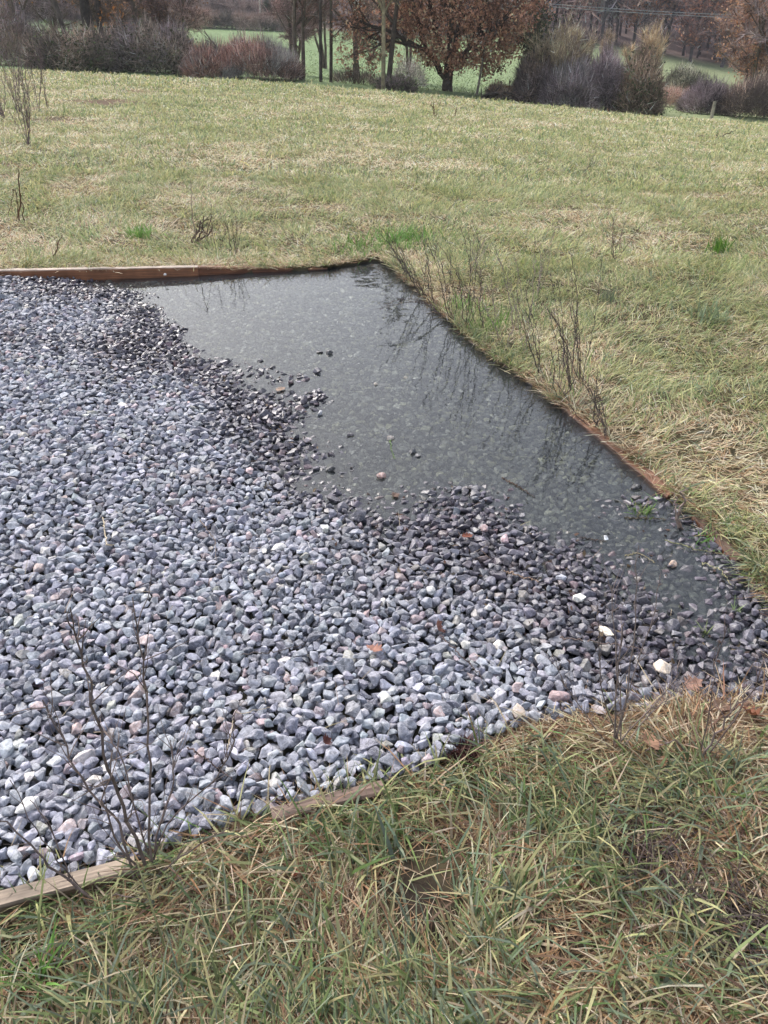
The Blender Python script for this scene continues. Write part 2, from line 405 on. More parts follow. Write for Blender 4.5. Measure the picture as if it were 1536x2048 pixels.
for k in range(NK):
    s = float(np.clip(rng.lognormal(0, .22), .5, 1.6))
    a, b, c = .0163*s*rng.uniform(.85, 1.25), .0128*s*rng.uniform(.85, 1.12), .0100*s*rng.uniform(.75, 1.2)
    th = rng.uniform(0, pi); R = int(a*.83/RES)+1
    dx, dy = np.meshgrid(np.arange(-R, R+1)*RES, np.arange(-R, R+1)*RES)
    xr = dx*cos(th)+dy*sin(th); yr = -dx*sin(th)+dy*cos(th)
    q = 1-(xr/(a*.83))**2-(yr/(b*.83))**2
    hh = c*np.sqrt(np.clip(q, 0, 1))*.86; hh[q <= 0] = -9
    kern.append((a, b, c, th, R, hh))
stones = []
gyx = np.argwhere(inpad & view_ok); NS = 62000; NC = 6
cand = rng.integers(0, len(gyx), (NS, NC)); kid = rng.integers(0, NK, NS)
ymax, xmax = Hm.shape
for i in range(NS):
    a, b, c, th, R, hh = kern[kid[i]]; best = None
    m = hh > 0
    for j in range(NC):
        cy_, cx_ = gyx[cand[i, j]]
        if cy_ < R or cx_ < R or cy_+R+1 > ymax or cx_+R+1 > xmax: continue
        sub = Hm[cy_-R:cy_+R+1, cx_-R:cx_+R+1]
        z = (sub+hh)[m].max()
        if z > 5: continue
        e = z-Tm[cy_, cx_]
        if best is None or e < best[0]: best = (e, z, cy_, cx_)
    if best is None or best[0] > .007: continue
    e, z, cy_, cx_ = best
    sub = Hm[cy_-R:cy_+R+1, cx_-R:cx_+R+1]
    np.maximum(sub, z+hh, out=sub, where=m)
    stones.append((gx[cx_], gy[cy_], z, a, b, c, th))
S = np.array(stones); ns = len(S)
print('stones', ns)
# strays in the water and on the bank are among the distinct ones, below
sx, sy, sz = S[:, 0], S[:, 1], S[:, 2]
dsh = seg_dist(sx, sy, SHORE); inw = inside(sx, sy, WATER); sgn = np.where(inw, -dsh, dsh)
top = sz+S[:, 5]*.8
pal = np.array([[.26, .268, .31], [.315, .323, .37], [.195, .20, .235], [.39, .398, .43], [.33, .27, .29], [.115, .12, .15], [.62, .59, .56], [.34, .33, .31], [.42, .33, .33]])
pr = np.array([.36, .23, .16, .08, .04, .075, .012, .025, .014])
ci = rng.choice(len(pal), ns, p=pr/pr.sum())
col = pal[ci]*rng.lognormal(0, .13, (ns, 1))*(1+rng.normal(0, .025, (ns, 3)))
wn = fbm(sx*2.2, sy*2.2, 44, 3)
reach = .36+.7*(wn-.5)+.42*sstep(-.1, .8, sx)+.2*sstep(-1.2, -2.4, sx)
wet = 1-sstep(0, 1, (sgn-reach*.3)/(reach+.10))
wet = wet+.55*np.exp(-((sy-3.75+.12*sx)/.16)**2)*sstep(-.9, -1.5, sx)
wet = np.clip(wet+1.5*sstep(.012, -.004, top)+rng.normal(0, .12, ns), 0, 1)
under = sstep(.006, -.012, top)
brown = sstep(.45, .9, wet)*(1-under)
mauve = col*np.array([.34, .30, .315])
col = col*(1-wet[:, None])+mauve*wet[:, None]
silt = np.array([.135, .133, .108])*rng.lognormal(0, .42, (ns, 1)); tanm = rng.random(ns) < .22
silt[tanm] = np.array([.26, .25, .165])*rng.lognormal(0, .2, (tanm.sum(), 1))
col = col*(1-under[:, None]*.9)+silt*under[:, None]*.9
col = np.clip(col, .01, .9)
wetA = np.clip(wet, 0, 1)
tilt = rng.normal(0, .28, (2, ns))*(1-.7*under)
Rm = rotm(S[:, 6], tilt[0], tilt[1])
dist = np.hypot(sx, sy)
SG = G()
for bev, lo, hi, nv in ((.06, 0, 2.6, 110), (.0, 2.6, 99, 90)):
    sel = np.where((dist >= lo) & (dist < hi))[0]; which = rng.integers(0, nv, len(sel))
    for v_ in range(nv):
        HV, Fc = hull_rock(rng, int(rng.integers(10, 17)), bev)
        q = sel[which == v_]
        if not len(q): continue
        vv = HV[None]*S[q, None, 3:6]*1.19
        vv = np.einsum('nij,nvj->nvi', Rm[q], vv)+S[q, None, :3]
        k = vv.shape[1]
        ff_ = (Fc[None]+(np.arange(len(q))*k)[:, None, None]).reshape(-1, 3)
        SG.add(vv.reshape(-1, 3), T=ff_, C=np.repeat(np.hstack([col[q], wetA[q, None]]), k, 0))
gr = SG.build('gravel', M_stone)
tag(gr, 'angular blue grey crushed limestone gravel, dry and pale at left, dark and wet around the puddle', 'gravel', kind='stuff')
def surf(x, y, r=.012):
    """top of the gravel (or terrain) at a point"""
    i0, j0 = int((y-Y0)/RES), int((x-X0)/RES); k = int(r/RES)+1
    if 0 <= i0 < ymax and 0 <= j0 < xmax and inpad[i0, j0]:
        s_ = Hm[max(0, i0-k):i0+k+1, max(0, j0-k):j0+k+1]; s_ = s_[s_ < 5]
        if len(s_): return float(s_.max())
    return tz(x, y)

# ------------------------------------------------------------------ grass
def blades(g, base, L, wd, phi, th0, bend, col, rng):
    """ribbon blades; th0 lean from vertical at the root, bend added towards the tip"""
    n = len(base); ts = [0, .35, .7, 1.0]; prof = [1, .9, .6, .0]
    hd = np.stack([np.cos(phi), np.sin(phi), np.zeros(n)], 1)
    tw = phi+pi/2+rng.normal(0, .6, n); sd = np.stack([np.cos(tw), np.sin(tw), rng.normal(0, .25, n)], 1)
    p = base.copy(); rows = []; th = th0.copy()
    for i, t in enumerate(ts):
        if i:
            dl = (ts[i]-ts[i-1])*L; th = th0+bend*(t-.15)
            p = p+hd*(np.sin(th)*dl)[:, None]; p[:, 2] += np.cos(th)*dl
            p[:, 2] = np.maximum(p[:, 2], base[:, 2]+.003+.004*i)
        h = sd*(wd*.5*prof[i])[:, None]
        if i < 3: rows += [p-h, p+h]
        else: rows.append(p.copy())
    V = np.stack(rows, 1).reshape(-1, 3); b = np.arange(n)[:, None]*7
    T = np.concatenate([b+np.array([[0, 1, 3]]), b+np.array([[0, 3, 2]]), b+np.array([[2, 3, 5]]), b+np.array([[2, 5, 4]]), b+np.array([[4, 5, 6]])], 0)
    g.add(V, T=T, C=np.repeat(col, 7, 0))
GP = np.array([[.15, .215, .075], [.25, .285, .13], [.14, .185, .09], [.39, .37, .19], [.54, .44, .29], [.66, .57, .41], [.33, .20, .11], [.17, .105, .07], [.19, .235, .155]])
def grass_cols(x, y, rng, mix, tuft=None):
    """mix: weights over palette, modulated by patch noise"""
    n = len(x); wts = np.tile(np.asarray(mix, float), (n, 1))
    a = fbm(x*2.1, y*2.1, 71, 3); b = fbm(x*.5, y*.5, 72, 3); c = fbm(x*6, y*6, 73, 2)
    gsh = np.clip((a*.4+b*.3+c*.3-.5)*8, -1.8, 1.8)
    for k in (0, 1, 2, 3, 8): wts[:, k] *= np.exp(gsh)
    for k in (4, 5, 6, 7): wts[:, k] *= np.exp(-gsh)
    wts /= wts.sum(1, keepdims=True); cum = wts.cumsum(1)
    r = rng.random(n)[:, None]; k = (r > cum).sum(1).clip(0, 8)
    return GP[k]*rng.lognormal(0, .18, (n, 1))*(1+rng.normal(0, .04, (n, 3))), k
def scatter(n, xa, xb, ya, yb, rng, ok):
    x = rng.uniform(xa, xb, n); y = rng.uniform(ya, yb, n); m = ok(x, y); return x[m], y[m]
def outside_pad(x, y): return ~inside(x, y, PAD)
rng = np.random.default_rng(5)
# long tangled grass in the foreground and on the right bank
g = G()
def fore_ok(x, y):
    d = seg_dist(x, y, PAD, True)
    dens = .35+1.0*fbm(x*4.5, y*4.5, 81, 3)
    bare = sstep(.60, .74, fbm(x*3.1+7, y*3.1, 88, 2))
    u = rng.random(len(x))
    return outside_pad(x, y) & (np.clip(mud(x, y)*1.3, 0, .93) < rng.random(len(x))) & (np.abs(x) < np.maximum(y, 0)*.56+1.3) & (u < dens*(1-.55*bare)) & ~((d < .02) & (u < .3))
tx, ty = scatter(46000, -2.3, 2.9, -.2, 2.0, rng, lambda x, y: fore_ok(x, y) & ((y < 1.5) | (x > .9)))
def tufts(g, tx, ty, nb, L, wd, mix, rng, spread=.018, lean=(.1, 1.0), bend=(.2, 1.6), comb=.6, seed=90, zoff=0.0, bright=1.0):
    m = soil_patch(tx, ty)*rng.uniform(.5, 1.2, len(tx)) < .5; tx, ty = tx[m], ty[m]
    nt_ = len(tx); n = nt_*nb
    X_ = np.repeat(tx, nb)+rng.normal(0, spread, n); Y_ = np.repeat(ty, nb)+rng.normal(0, spread, n)
    m = outside_pad(X_, Y_) | (rng.random(n) < .25); X_, Y_ = X_[m], Y_[m]; n = len(X_)
    Zb = terrain(X_, Y_)-.004+zoff
    tb = fbm(X_*1.6, Y_*1.6, seed, 2)*4*pi; phi = np.where(rng.random(n) < comb, tb+rng.normal(0, .7, n), rng.uniform(0, 2*pi, n))
    hgt = .7+.7*fbm(X_*3, Y_*3, seed+3, 2)
    Ls = L*hgt*rng.lognormal(0, .28, n); W = wd*rng.lognormal(0, .25, n)
    c, k = grass_cols(X_, Y_, rng, mix); c = np.clip(c*bright, 0, .85)
    dry = np.isin(k, (4, 5, 6, 7))
    th = rng.uniform(*lean, n)+dry*.45; bd = rng.uniform(*bend, n)*np.where(rng.random(n) < .15, 1.7, 1)
    W = np.where(dry, W*.75, W)
    blades(g, np.stack([X_, Y_, Zb], 1), Ls, W, phi, th, bd, c, rng)
tufts(g, tx, ty, 5, .10, .0050, [.9, 1.3, 1.0, 2.2, 3.4, 1.7, 3.2, 2.2, 2.1], rng, lean=(.2, 1.3), bend=(.3, 2.0), bright=.9)
# matted thatch near the soil
tufts(g, tx, ty, 7, .065, .0038, [.3, .3, .3, .6, 2, .8, 3.4, 3.4, .3], rng, spread=.035, lean=(1.0, 1.5), bend=(0, .5))
tag(g.build('foreground_grass', M_grass), 'long tangled green, straw and brown grass along the near edge of the gravel', 'grass', kind='stuff')
# bank on the right and behind the pad
g = G()
def bank_ok(x, y):
    u = rng.random(len(x)); dens = .4+fbm(x*3, y*3, 83, 3)
    return outside_pad(x, y) & (np.abs(x) < y*.53+1.6) & (u < dens) & ((y > 2.0) | ((x > .9) & (y > 1.5)))
tx, ty = scatter(44000, -4.4, 4.6, 1.5, 5.6, rng, lambda x, y: bank_ok(x, y) & ((x > 0) | (y > 5.0)))
mixb = [.8, 2.2, .5, 3.4, 3.8, 3.2, 1.9, .6, .8]
tufts(g, tx, ty, 9, .068, .0037, mixb, rng, spread=.025, lean=(.2, 1.3), bright=1.28)
tx, ty = scatter(60000, -6.4, 6.4, 5.2, 8.6, rng, bank_ok)
tufts(g, tx, ty, 5, .062, .0052, mixb, rng, spread=.03, lean=(.2, 1.2), bright=1.36)
# fringe hanging over the pad edge
ev = []
PA = np.array(PAD)
for (i0, i1, per) in ((3, 13, 110), (13, 19, 120), (0, 3, 22)):
    for i in range(i0, i1):
        a, b = PA[i], PA[i+1]; L = np.hypot(*(b-a)); n_ = int(L*per); t_ = rng.random(n_)[:, None]; q = a+(b-a)*t_; nn_ = np.array([(b-a)[1], -(b-a)[0]])/L
        if inside(np.array([(a+b)[0]/2+nn_[0]*.03]), np.array([(a+b)[1]/2+nn_[1]*.03]), PAD)[0]: nn_ = -nn_
        ev.append(q+nn_*rng.uniform(.0, .075, (n_, 1)))
ev = np.concatenate(ev); ev = ev[fbm(ev[:, 0]*4, ev[:, 1]*4, 39, 2) > .30]
tufts(g, ev[:, 0], ev[:, 1], 9, .075, .0036, [1.6, 1.6, 1.4, 1.4, 2.2, 1.2, 3.2, 2.4, .8], rng, spread=.014, lean=(.3, 1.4), bend=(.2, 1.6), comb=.35)
ev2 = []
for i in range(4, 12):
    a, b = PA[i], PA[i+1]; L = np.hypot(*(b-a)); n_ = int(L*75); t_ = rng.random(n_)[:, None]; nn_ = np.array([(b-a)[1], -(b-a)[0]])/L
    if inside(np.array([(a+b)[0]/2+nn_[0]*.03]), np.array([(a+b)[1]/2+nn_[1]*.03]), PAD)[0]: nn_ = -nn_
    q = a+(b-a)*t_+nn_*rng.uniform(.02, .06, (n_, 1)); ev2.append(np.hstack([q, np.full((n_, 1), math.atan2(-nn_[1], -nn_[0]))]))
ev2 = np.concatenate(ev2); ev2 = ev2[fbm(ev2[:, 0]*7, ev2[:, 1]*7, 49, 2) > .42]; ev2 = np.repeat(ev2, 5, 0); n_ = len(ev2)
ev2[:, :2] += rng.normal(0, .012, (n_, 2)); cc_, _ = grass_cols(ev2[:, 0], ev2[:, 1], rng, [.8, .8, .6, .8, 1.6, .6, 3.4, 3.0, .5])
blades(g, np.stack([ev2[:, 0], ev2[:, 1], np.full(n_, .02)], 1), rng.uniform(.04, .11, n_), rng.uniform(.0025, .004, n_), ev2[:, 2]+rng.normal(0, .6, n_), rng.uniform(.7, 1.3, n_), rng.uniform(.2, 1.2, n_), cc_, rng)
tag(g.build('bank_grass', M_grass), 'rough straw and green grass on the bank round the far and right sides of the puddle', 'grass', kind='stuff')
g = G()
mixf = [.8, 2.2, .5, 4.0, 3.4, 3.4, 1.0, .1, 1.0]
for (ya, yb, n, nb, L, wd) in ((8.4, 12, 45000, 5, .06, .0085), (12, 17, 42000, 4, .06, .012), (17, 24, 42000, 3, .065, .018)):
    tx, ty = scatter(n, -14, 14, ya, yb, rng, lambda x, y: (np.abs(x) < y*.56+2))
    tufts(g, tx, ty, nb, L, wd, mixf, rng, spread=.05, lean=(.1, 1.0), comb=.4, bright=1.36)
tag(g.build('field_grass', M_grass), 'pale mown grass field sloping up to its crest below the trees', 'grass', kind='stuff')
g = G()
n_ = 60000; yy = 21+62*rng.random(n_)**1.25; uu = rng.uniform(-.5, .55, n_); xx = uu*yy; kk_ = fbm(xx*.35, yy*.35, 15, 3)
cc_ = np.where((rng.random(n_) < kk_*.8)[:, None], np.array([.23, .27, .135]), np.array([.14, .20, .08]))*rng.lognormal(0, .25, (n_, 1))
blades(g, np.stack([xx, yy, terrain(xx, yy)-.01], 1), rng.uniform(.05, .16, n_), .0009*yy*rng.uniform(.6, 1.2, n_), rng.uniform(0, 2*pi, n_), rng.uniform(.3, 1.3, n_), rng.uniform(.1, .8, n_), cc_, rng)
tag(g.build('hillside_grass', M_grass), 'short green pasture grass in the dip and on the slope behind the trees', 'grass', kind='stuff')
# ------------------------------------------------------------------ timber edging
def board(name, p0, p1, width, height, side, ctop, cface, label, rng, n=40, rag=.004, wetface=.7):
    """p0,p1: inner top edge ends; side: +1 board lies to the left of p0->p1"""
    p0 = np.array(p0, float); p1 = np.array(p1, float); d = p1-p0; L = np.linalg.norm(d)
    t = np.linspace(0, 1, n+1); b = .005
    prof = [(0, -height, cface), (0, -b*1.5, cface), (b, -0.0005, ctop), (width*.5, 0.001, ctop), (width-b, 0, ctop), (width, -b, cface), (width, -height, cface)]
    V = []; C = []
    for k, (yy, zz, c) in enumerate(prof):
        no = (fbm(t*L*9+k*3, t*0+k*.7, 21, 3)-.5)*rag*2
        V.append(np.stack([t*L, side*(yy+no*.6), zz+no+0*t], 1))
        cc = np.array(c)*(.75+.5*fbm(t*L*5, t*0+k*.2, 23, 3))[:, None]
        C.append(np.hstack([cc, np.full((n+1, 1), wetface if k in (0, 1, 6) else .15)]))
    m = len(prof); V = np.stack(V, 1).reshape(-1, 3); C = np.stack(C, 1).reshape(-1, 4)
    Q = []
    for i in range(n):
        for k in range(m-1):
            a = i*m+k; q = [a, a+1, a+m+1, a+m]; Q.append(q if side > 0 else q[::-1])
    g = G(); g.add(V, Q=Q, C=C)
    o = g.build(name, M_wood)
    me = o.data
    import bmesh
    bm = bmesh.new(); bm.from_mesh(me); bm.verts.ensure_lookup_table()
    bm.faces.new([bm.verts[k] for k in range(m)]); bm.faces.new([bm.verts[n*m+k] for k in range(m)][::-1])
    bmesh.ops.recalc_face_normals(bm, faces=bm.faces); bm.to_mesh(me); bm.free()
    o.location = p0; o.rotation_euler = (0, -math.asin(d[2]/L), math.atan2(d[1], d[0]))
    return tag(o, label, 'timber edging', 'timber boards edging the gravel')
rng = np.random.default_rng(77)
PALE = (.36, .27, .215); RED = (.20, .085, .04); TAN = (.26, .17, .10); GREY = (.36, .29, .215)
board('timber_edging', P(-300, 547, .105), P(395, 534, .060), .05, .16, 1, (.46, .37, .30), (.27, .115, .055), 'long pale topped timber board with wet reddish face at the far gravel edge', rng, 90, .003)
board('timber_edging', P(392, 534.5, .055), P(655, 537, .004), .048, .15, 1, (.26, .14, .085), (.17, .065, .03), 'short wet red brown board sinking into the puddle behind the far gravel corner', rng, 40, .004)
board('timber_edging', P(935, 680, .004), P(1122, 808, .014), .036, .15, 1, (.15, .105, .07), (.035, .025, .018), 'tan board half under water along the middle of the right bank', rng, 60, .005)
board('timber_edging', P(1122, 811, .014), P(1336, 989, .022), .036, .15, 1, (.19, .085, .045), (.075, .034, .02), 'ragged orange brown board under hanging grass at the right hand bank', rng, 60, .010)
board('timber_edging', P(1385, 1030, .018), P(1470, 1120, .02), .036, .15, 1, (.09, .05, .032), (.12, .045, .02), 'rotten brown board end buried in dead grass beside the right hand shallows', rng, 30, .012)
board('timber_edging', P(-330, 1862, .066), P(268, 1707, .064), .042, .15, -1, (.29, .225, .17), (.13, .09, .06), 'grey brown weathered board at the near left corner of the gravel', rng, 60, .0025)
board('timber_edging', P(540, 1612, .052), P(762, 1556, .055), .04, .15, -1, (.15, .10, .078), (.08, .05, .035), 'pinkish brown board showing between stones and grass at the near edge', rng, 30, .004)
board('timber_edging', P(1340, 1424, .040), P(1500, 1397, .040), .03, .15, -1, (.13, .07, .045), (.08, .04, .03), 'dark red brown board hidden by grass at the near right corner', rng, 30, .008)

# ------------------------------------------------------------------ branching plants
def rot_about(v, k, a):
    return v*cos(a)+np.cross(k, v)*sin(a)+k*np.dot(k, v)*(1-cos(a))
def grow(rng, out, tips, p, d, L, r, lev, cfg):
    n = cfg['seg'][min(lev, len(cfg['seg'])-1)]; st = L/n; first = cfg['first'] if lev == 0 else 0
    for i in range(n):
        d = d+rng.normal(0, cfg['wander'], 3)+np.array([0, 0, cfg['up'][min(lev, len(cfg['up'])-1)]])
        d /= np.linalg.norm(d); q = p+d*st; r2 = r*(1-.75/n*(1 if lev else .8))
        out.append((*p, *q, r, r2, lev))
        if lev < cfg['max'] and i >= first:
            for _ in range(rng.poisson(cfg['kids'][lev]) if lev else int(cfg['kids'][0])):
                ax = np.cross(d, rng.normal(size=3)); ax /= np.linalg.norm(ax)+1e-9
                dd = rot_about(d, ax, cfg['ang']*rng.uniform(.7, 1.3))
                grow(rng, out, tips, q, dd, L*cfg['ratio']*rng.uniform(.6, 1.15)*(1-.35*i/n), r2*.6, lev+1, cfg)
        p, r = q, r2
    tips.append((*p, *d))
def paint(base, n, p, rng, var=.22, cl=.5, seed=0):
    c = fbm(p[:, 0]*1.1+seed, p[:, 2]*1.1+p[:, 1]*.7, 55+seed, 2)
    return np.clip(np.asarray(base)[None]*(1+(c[:, None]-.5)*cl*2)*rng.lognormal(0, var, (n, 1)), 0, 1)
def tree(name, px, Y, H, label, rng, trunk=.2, tcol=(.10, .08, .065), twig=(.11, .085, .075), ntw=5000, twl=.5, tww=.02, leaf=None, nleaf=0, lsz=.09, cfg=None, lean=(0, 0), cat='tree', group=None, stems=1, spread=.0, mixc=None):
    twig = tuple(min(.6, 1.55*v) for v in twig); leaf = leaf and tuple(min(.7, 1.3*v) for v in leaf); tcol = tuple(1.35*v for v in tcol)
    root = at(px, Y); o = empty(name, root, label, cat, group)
    cf = dict(seg=(7, 5, 4, 3), first=2, wander=.07, up=(.02, .03, .02), max=3, kids=(2, 1.1, .9), ang=.75, ratio=.52); cf.update(cfg or {})
    out = []; tips = []
    for k in range(stems):
        a = rng.uniform(0, 2*pi); s = spread*rng.uniform(.5, 1) if stems > 1 else 0
        d = np.array([lean[0]+cos(a)*s, lean[1]+sin(a)*s, 1.]); d /= np.linalg.norm(d)
        grow(rng, out, tips, np.array([cos(a)*trunk*.7*(stems > 1), sin(a)*trunk*.7*(stems > 1), -.1]), d, H*rng.uniform(.85, 1) if stems > 1 else H, trunk, 0, cf)
    S_ = np.array(out); g = G(); big = S_[:, 8] <= 1
    segs_tubes(g, S_[big][:, :8], 7 if trunk > .1 else 5, tcol, .1, rng); g.build('trunk', M_bark, o, smooth=True)
    g = G(); sm = S_[~big]
    if len(sm):
        segs_tubes(g, np.hstack([sm[:, :6], np.maximum(sm[:, 6:8], .006)]), 3, twig, .25, rng)
    src = S_[S_[:, 8] >= 1]; src = src if len(src) else S_
    i = rng.integers(0, len(src), ntw); f = rng.random(ntw)[:, None]
    p = src[i, :3]*(1-f)+src[i, 3:6]*f; dd = src[i, 3:6]-src[i, :3]; dd /= np.linalg.norm(dd, axis=1, keepdims=True)
    dd = dd+rng.normal(0, .55, (ntw, 3)); dd[:, 2] += .25; dd /= np.linalg.norm(dd, axis=1, keepdims=True)
    tc_ = paint(twig, ntw, p, rng, .5, .8)
    if mixc is not None:
        m = rng.random(ntw) < .35; tc_[m] = paint(mixc, m.sum(), p[m], rng)
    twig_tris(g, p, dd, twl*rng.uniform(.4, 1.2, ntw), tww*rng.uniform(.6, 1.3, ntw), tc_, rng)
    g.build('crown', M_twig, o)
    if leaf is not None:
        g = G(); tp = S_[S_[:, 8] >= 2] if (S_[:, 8] >= 2).any() else src
        nc = max(30, nleaf//28); ic = rng.integers(0, len(tp), nc)
        cc = tp[ic, 3:6]; i = rng.integers(0, nc, nleaf)
        p = cc[i]+rng.normal(0, .26 if lsz < .15 else .5, (nleaf, 3))
        lc = paint(leaf, nleaf, p, rng, .32, .6); m = rng.random(nleaf) < .18; lc[m] *= np.array([1.5, 1.35, 1.15])
        leaf_quads(g, p, lsz*rng.uniform(.6, 1.3, nleaf), np.clip(lc, 0, .8), rng); g.build('foliage', M_leaf, o)
    return o
def shrub(name, px0, px1, ytop, Y, depth, label, rng, col, n=9000, twl=.42, tww=.021, leaf=None, nleaf=0, lsz=.06, upr=.7, sink=0, cat='shrub', prof='dome', stemcol=(.13, .10, .09), nst=8, col2=None, grp=None):
    pm = (px0+px1)/2; root = at(pm, Y); W = abs(at(px1, Y)[0]-at(px0, Y)[0])/2
    H = PD(pm, ytop, Y)[2]-root[2]; o = empty(name, root, label, cat, grp)
    sd = rng.integers(0, 99)
    def hp(x, y):
        rr = np.clip(1-(np.abs(x)**(3.2 if prof == 'dome' else 8))-.6*y*y, 0, 1)
        return H*(np.sqrt(rr))*(.50+.85*fbm(x*W*1.7+sd, y*depth*1.3, sd, 3))
    x = rng.uniform(-1, 1, n*2); y = rng.uniform(-1, 1, n*2); hh = hp(x, y)
    m = hh > .12*H; x, y, hh = x[m][:n], y[m][:n], hh[m][:n]; k = len(x)
    z = hh*(rng.random(k)**.62); spk = rng.random(k) < .09; z[spk] = hh[spk]*rng.uniform(.95, 1.22, spk.sum())
    p = np.stack([x*W, y*depth, z], 1)
    p[:, 2] += terrain(p[:, 0]+root[0], p[:, 1]+root[1])-root[2]
    d = np.stack([x*.7, y*.6, np.full(k, upr)], 1)+rng.normal(0, .5, (k, 3)); d /= np.linalg.norm(d, axis=1, keepdims=True)
    d[spk] = d[spk]*.45+np.array([0, 0, .8]); d /= np.linalg.norm(d, axis=1, keepdims=True)
    g = G(); c = paint(np.array(col)*1.25, k, p, rng, .55, .9, int(sd)); tw = rng.random(k) < .07; c[tw] = np.clip(c[tw]*2.2, 0, .7)
    if col2 is not None:
        mm = fbm(p[:, 0]*1.3+sd, p[:, 2]*1.3, sd+5, 2)+rng.normal(0, .1, k) > .5; c[mm] = paint(col2, mm.sum(), p[mm], rng, .35)
    twig_tris(g, p, d, twl*rng.uniform(.4, 1.3, k), tww*rng.uniform(.6, 1.4, k), c, rng); g.build('crown', M_twig, o)
    # stems rising through it
    segs = []
    for i in range(nst):
        a = rng.uniform(-.9, .9); b = rng.uniform(-.8, .8); q = np.array([a*W, b*depth, -.1]); q[2] += tz(q[0]+root[0], q[1]+root[1])-root[2]
        L = float(hp(np.array([a]), np.array([b]))[0])*rng.uniform(.8, 1.12)+.1; d = np.array([a*.5+rng.normal(0, .25), rng.normal(0, .2), 1.]); r = max(.012, H*.012)*rng.uniform(.7, 1.6)
        for s_ in range(5):
            d = d+rng.normal(0, .18, 3); d /= np.linalg.norm(d); q2 = q+d*L/5; segs.append((*q, *q2, r, r*.78)); q = q2; r *= .78
    for j in range(0, len(segs), 5):
        g = G(); segs_tubes(g, segs[j:j+5], 4, stemcol, .2, rng); g.build('stem', M_bark, o)
    if leaf is not None:
        i = rng.integers(0, k, nleaf); q = p[i]+rng.normal(0, .15, (nleaf, 3)); g = G()
        leaf_quads(g, q, lsz*rng.uniform(.6, 1.4, nleaf), paint(leaf, nleaf, q, rng, .4), rng); g.build('foliage', M_leaf, o)
    return o
rng = np.random.default_rng(303)
PUR = (.34, .28, .295); BRN = (.30, .225, .19); RUS = (.36, .19, .13); GRY = (.33, .30, .29); OLV = (.15, .17, .09); YEL = (.42, .33, .2); DRK = (.18, .145, .13)
# --- hedge line at the far foot of the field, left part
shrub('thicket', -120, 105, 12, 40, 1.6, 'tall purple grey thicket at the far left end of the hedge line', rng, PUR, 16000, leaf=OLV, nleaf=1500, col2=BRN)
shrub('bramble', 70, 250, 70, 37.5, 1.2, 'dark bramble mass flecked with green leaves below the forked trunks at the left', rng, BRN, 13000, leaf=(.07, .085, .04), nleaf=4500, prof='box', col2=DRK, upr=.4)
shrub('bramble', 225, 395, 60, 38, 1.2, 'dense brown and green bramble mass in the middle of the left hedge line', rng, (.24, .19, .165), 14000, leaf=(.085, .085, .05), nleaf=4200, prof='box', col2=PUR, upr=.45)
shrub('shrub', 375, 475, 94, 37, 1.1, 'reddish brown bush with a bare crooked branch sticking up in front of the green slope', rng, (.27, .165, .14), 8500, col2=GRY, upr=.6)
shrub('shrub', 440, 600, 88, 37.5, 1.1, 'rust brown shrub with hazy grey twig tops ending the left hedge line', rng, (.27, .175, .155), 13000, col2=GRY, upr=.9)
o = tree('dead_branch', 462, 37, 2.0, 'bare crooked grey branch rising out of the reddish brown bush', rng, .035, ntw=40, twl=.3, lean=(-.45, 0), cfg=dict(max=1, kids=(1,), wander=.16, seg=(7, 4)), cat='branch')
# --- trees behind the left hedge
tree('tree', 60, 47, 6.5, 'tree with orange autumn leaves at the top left corner', rng, .13, ntw=5000, leaf=(.36, .17, .05), nleaf=3600, lsz=.10, cfg=dict(first=1))
tree('tree', 162, 43, 8, 'leaning forked tree trunk, leftmost of the dark trunks behind the brambles', rng, .13, tcol=(.085, .07, .06), ntw=3500, twl=.5, cfg=dict(first=2, kids=(1, 1, .8), ang=.6), stems=2, spread=.32, twig=(.12, .10, .09))
tree('tree', 188, 44, 8.5, 'thick dark upright trunk standing right of the forked leaning tree', rng, .20, tcol=(.06, .05, .045), ntw=3500, cfg=dict(first=2), twig=(.12, .10, .085))
tree('tree', 208, 44.5, 8.5, 'pair of close dark trunks with a pale bent bough above the brambles', rng, .17, tcol=(.055, .045, .04), ntw=3500, stems=2, spread=.12, cfg=dict(first=2), twig=(.12, .10, .09))
tree('tree', 285, 45, 5.6, 'broad tree with a patch of russet orange leaves above the left hedge', rng, .14, ntw=6500, leaf=(.30, .14, .055), nleaf=3200, lsz=.09, twig=(.10, .075, .06), cfg=dict(first=1, ang=.95))
tree('tree', 352, 43, 3.4, 'small many stemmed thorn tree beside the green slope', rng, .075, ntw=5500, stems=3, spread=.45, twig=(.15, .10, .09), twl=.35, leaf=(.17, .10, .07), nleaf=900, lsz=.06, cfg=dict(first=2))
tree('tree', 118, 56, 4.2, 'dense mauve tree between the orange tree and the leaning forked trunk', rng, .10, ntw=9000, twl=.6, tww=.025, twig=(.19, .15, .16), stems=3, spread=.4, cfg=dict(first=2, ang=.9))
tree('tree', 245, 55, 4.0, 'brown twigged tree just right of the pair of dark trunks', rng, .10, ntw=9000, twl=.6, tww=.025, twig=(.17, .125, .11), stems=3, spread=.4, cfg=dict(first=2, ang=.9), leaf=(.22, .13, .08), nleaf=1500, lsz=.09)
tree('tree', 325, 54, 3.6, 'rosy brown twigged tree above the small thorn tree', rng, .09, ntw=8000, twl=.55, tww=.022, twig=(.20, .14, .125), stems=3, spread=.45, cfg=dict(first=2, ang=.9))
tree('tree', 588, 46, 3.6, 'mauve brown twigged tree hiding the right end of the clipped hedge', rng, .09, ntw=9000, twl=.5, tww=.02, twig=(.21, .15, .145), stems=3, spread=.4, cfg=dict(first=2, ang=.85))
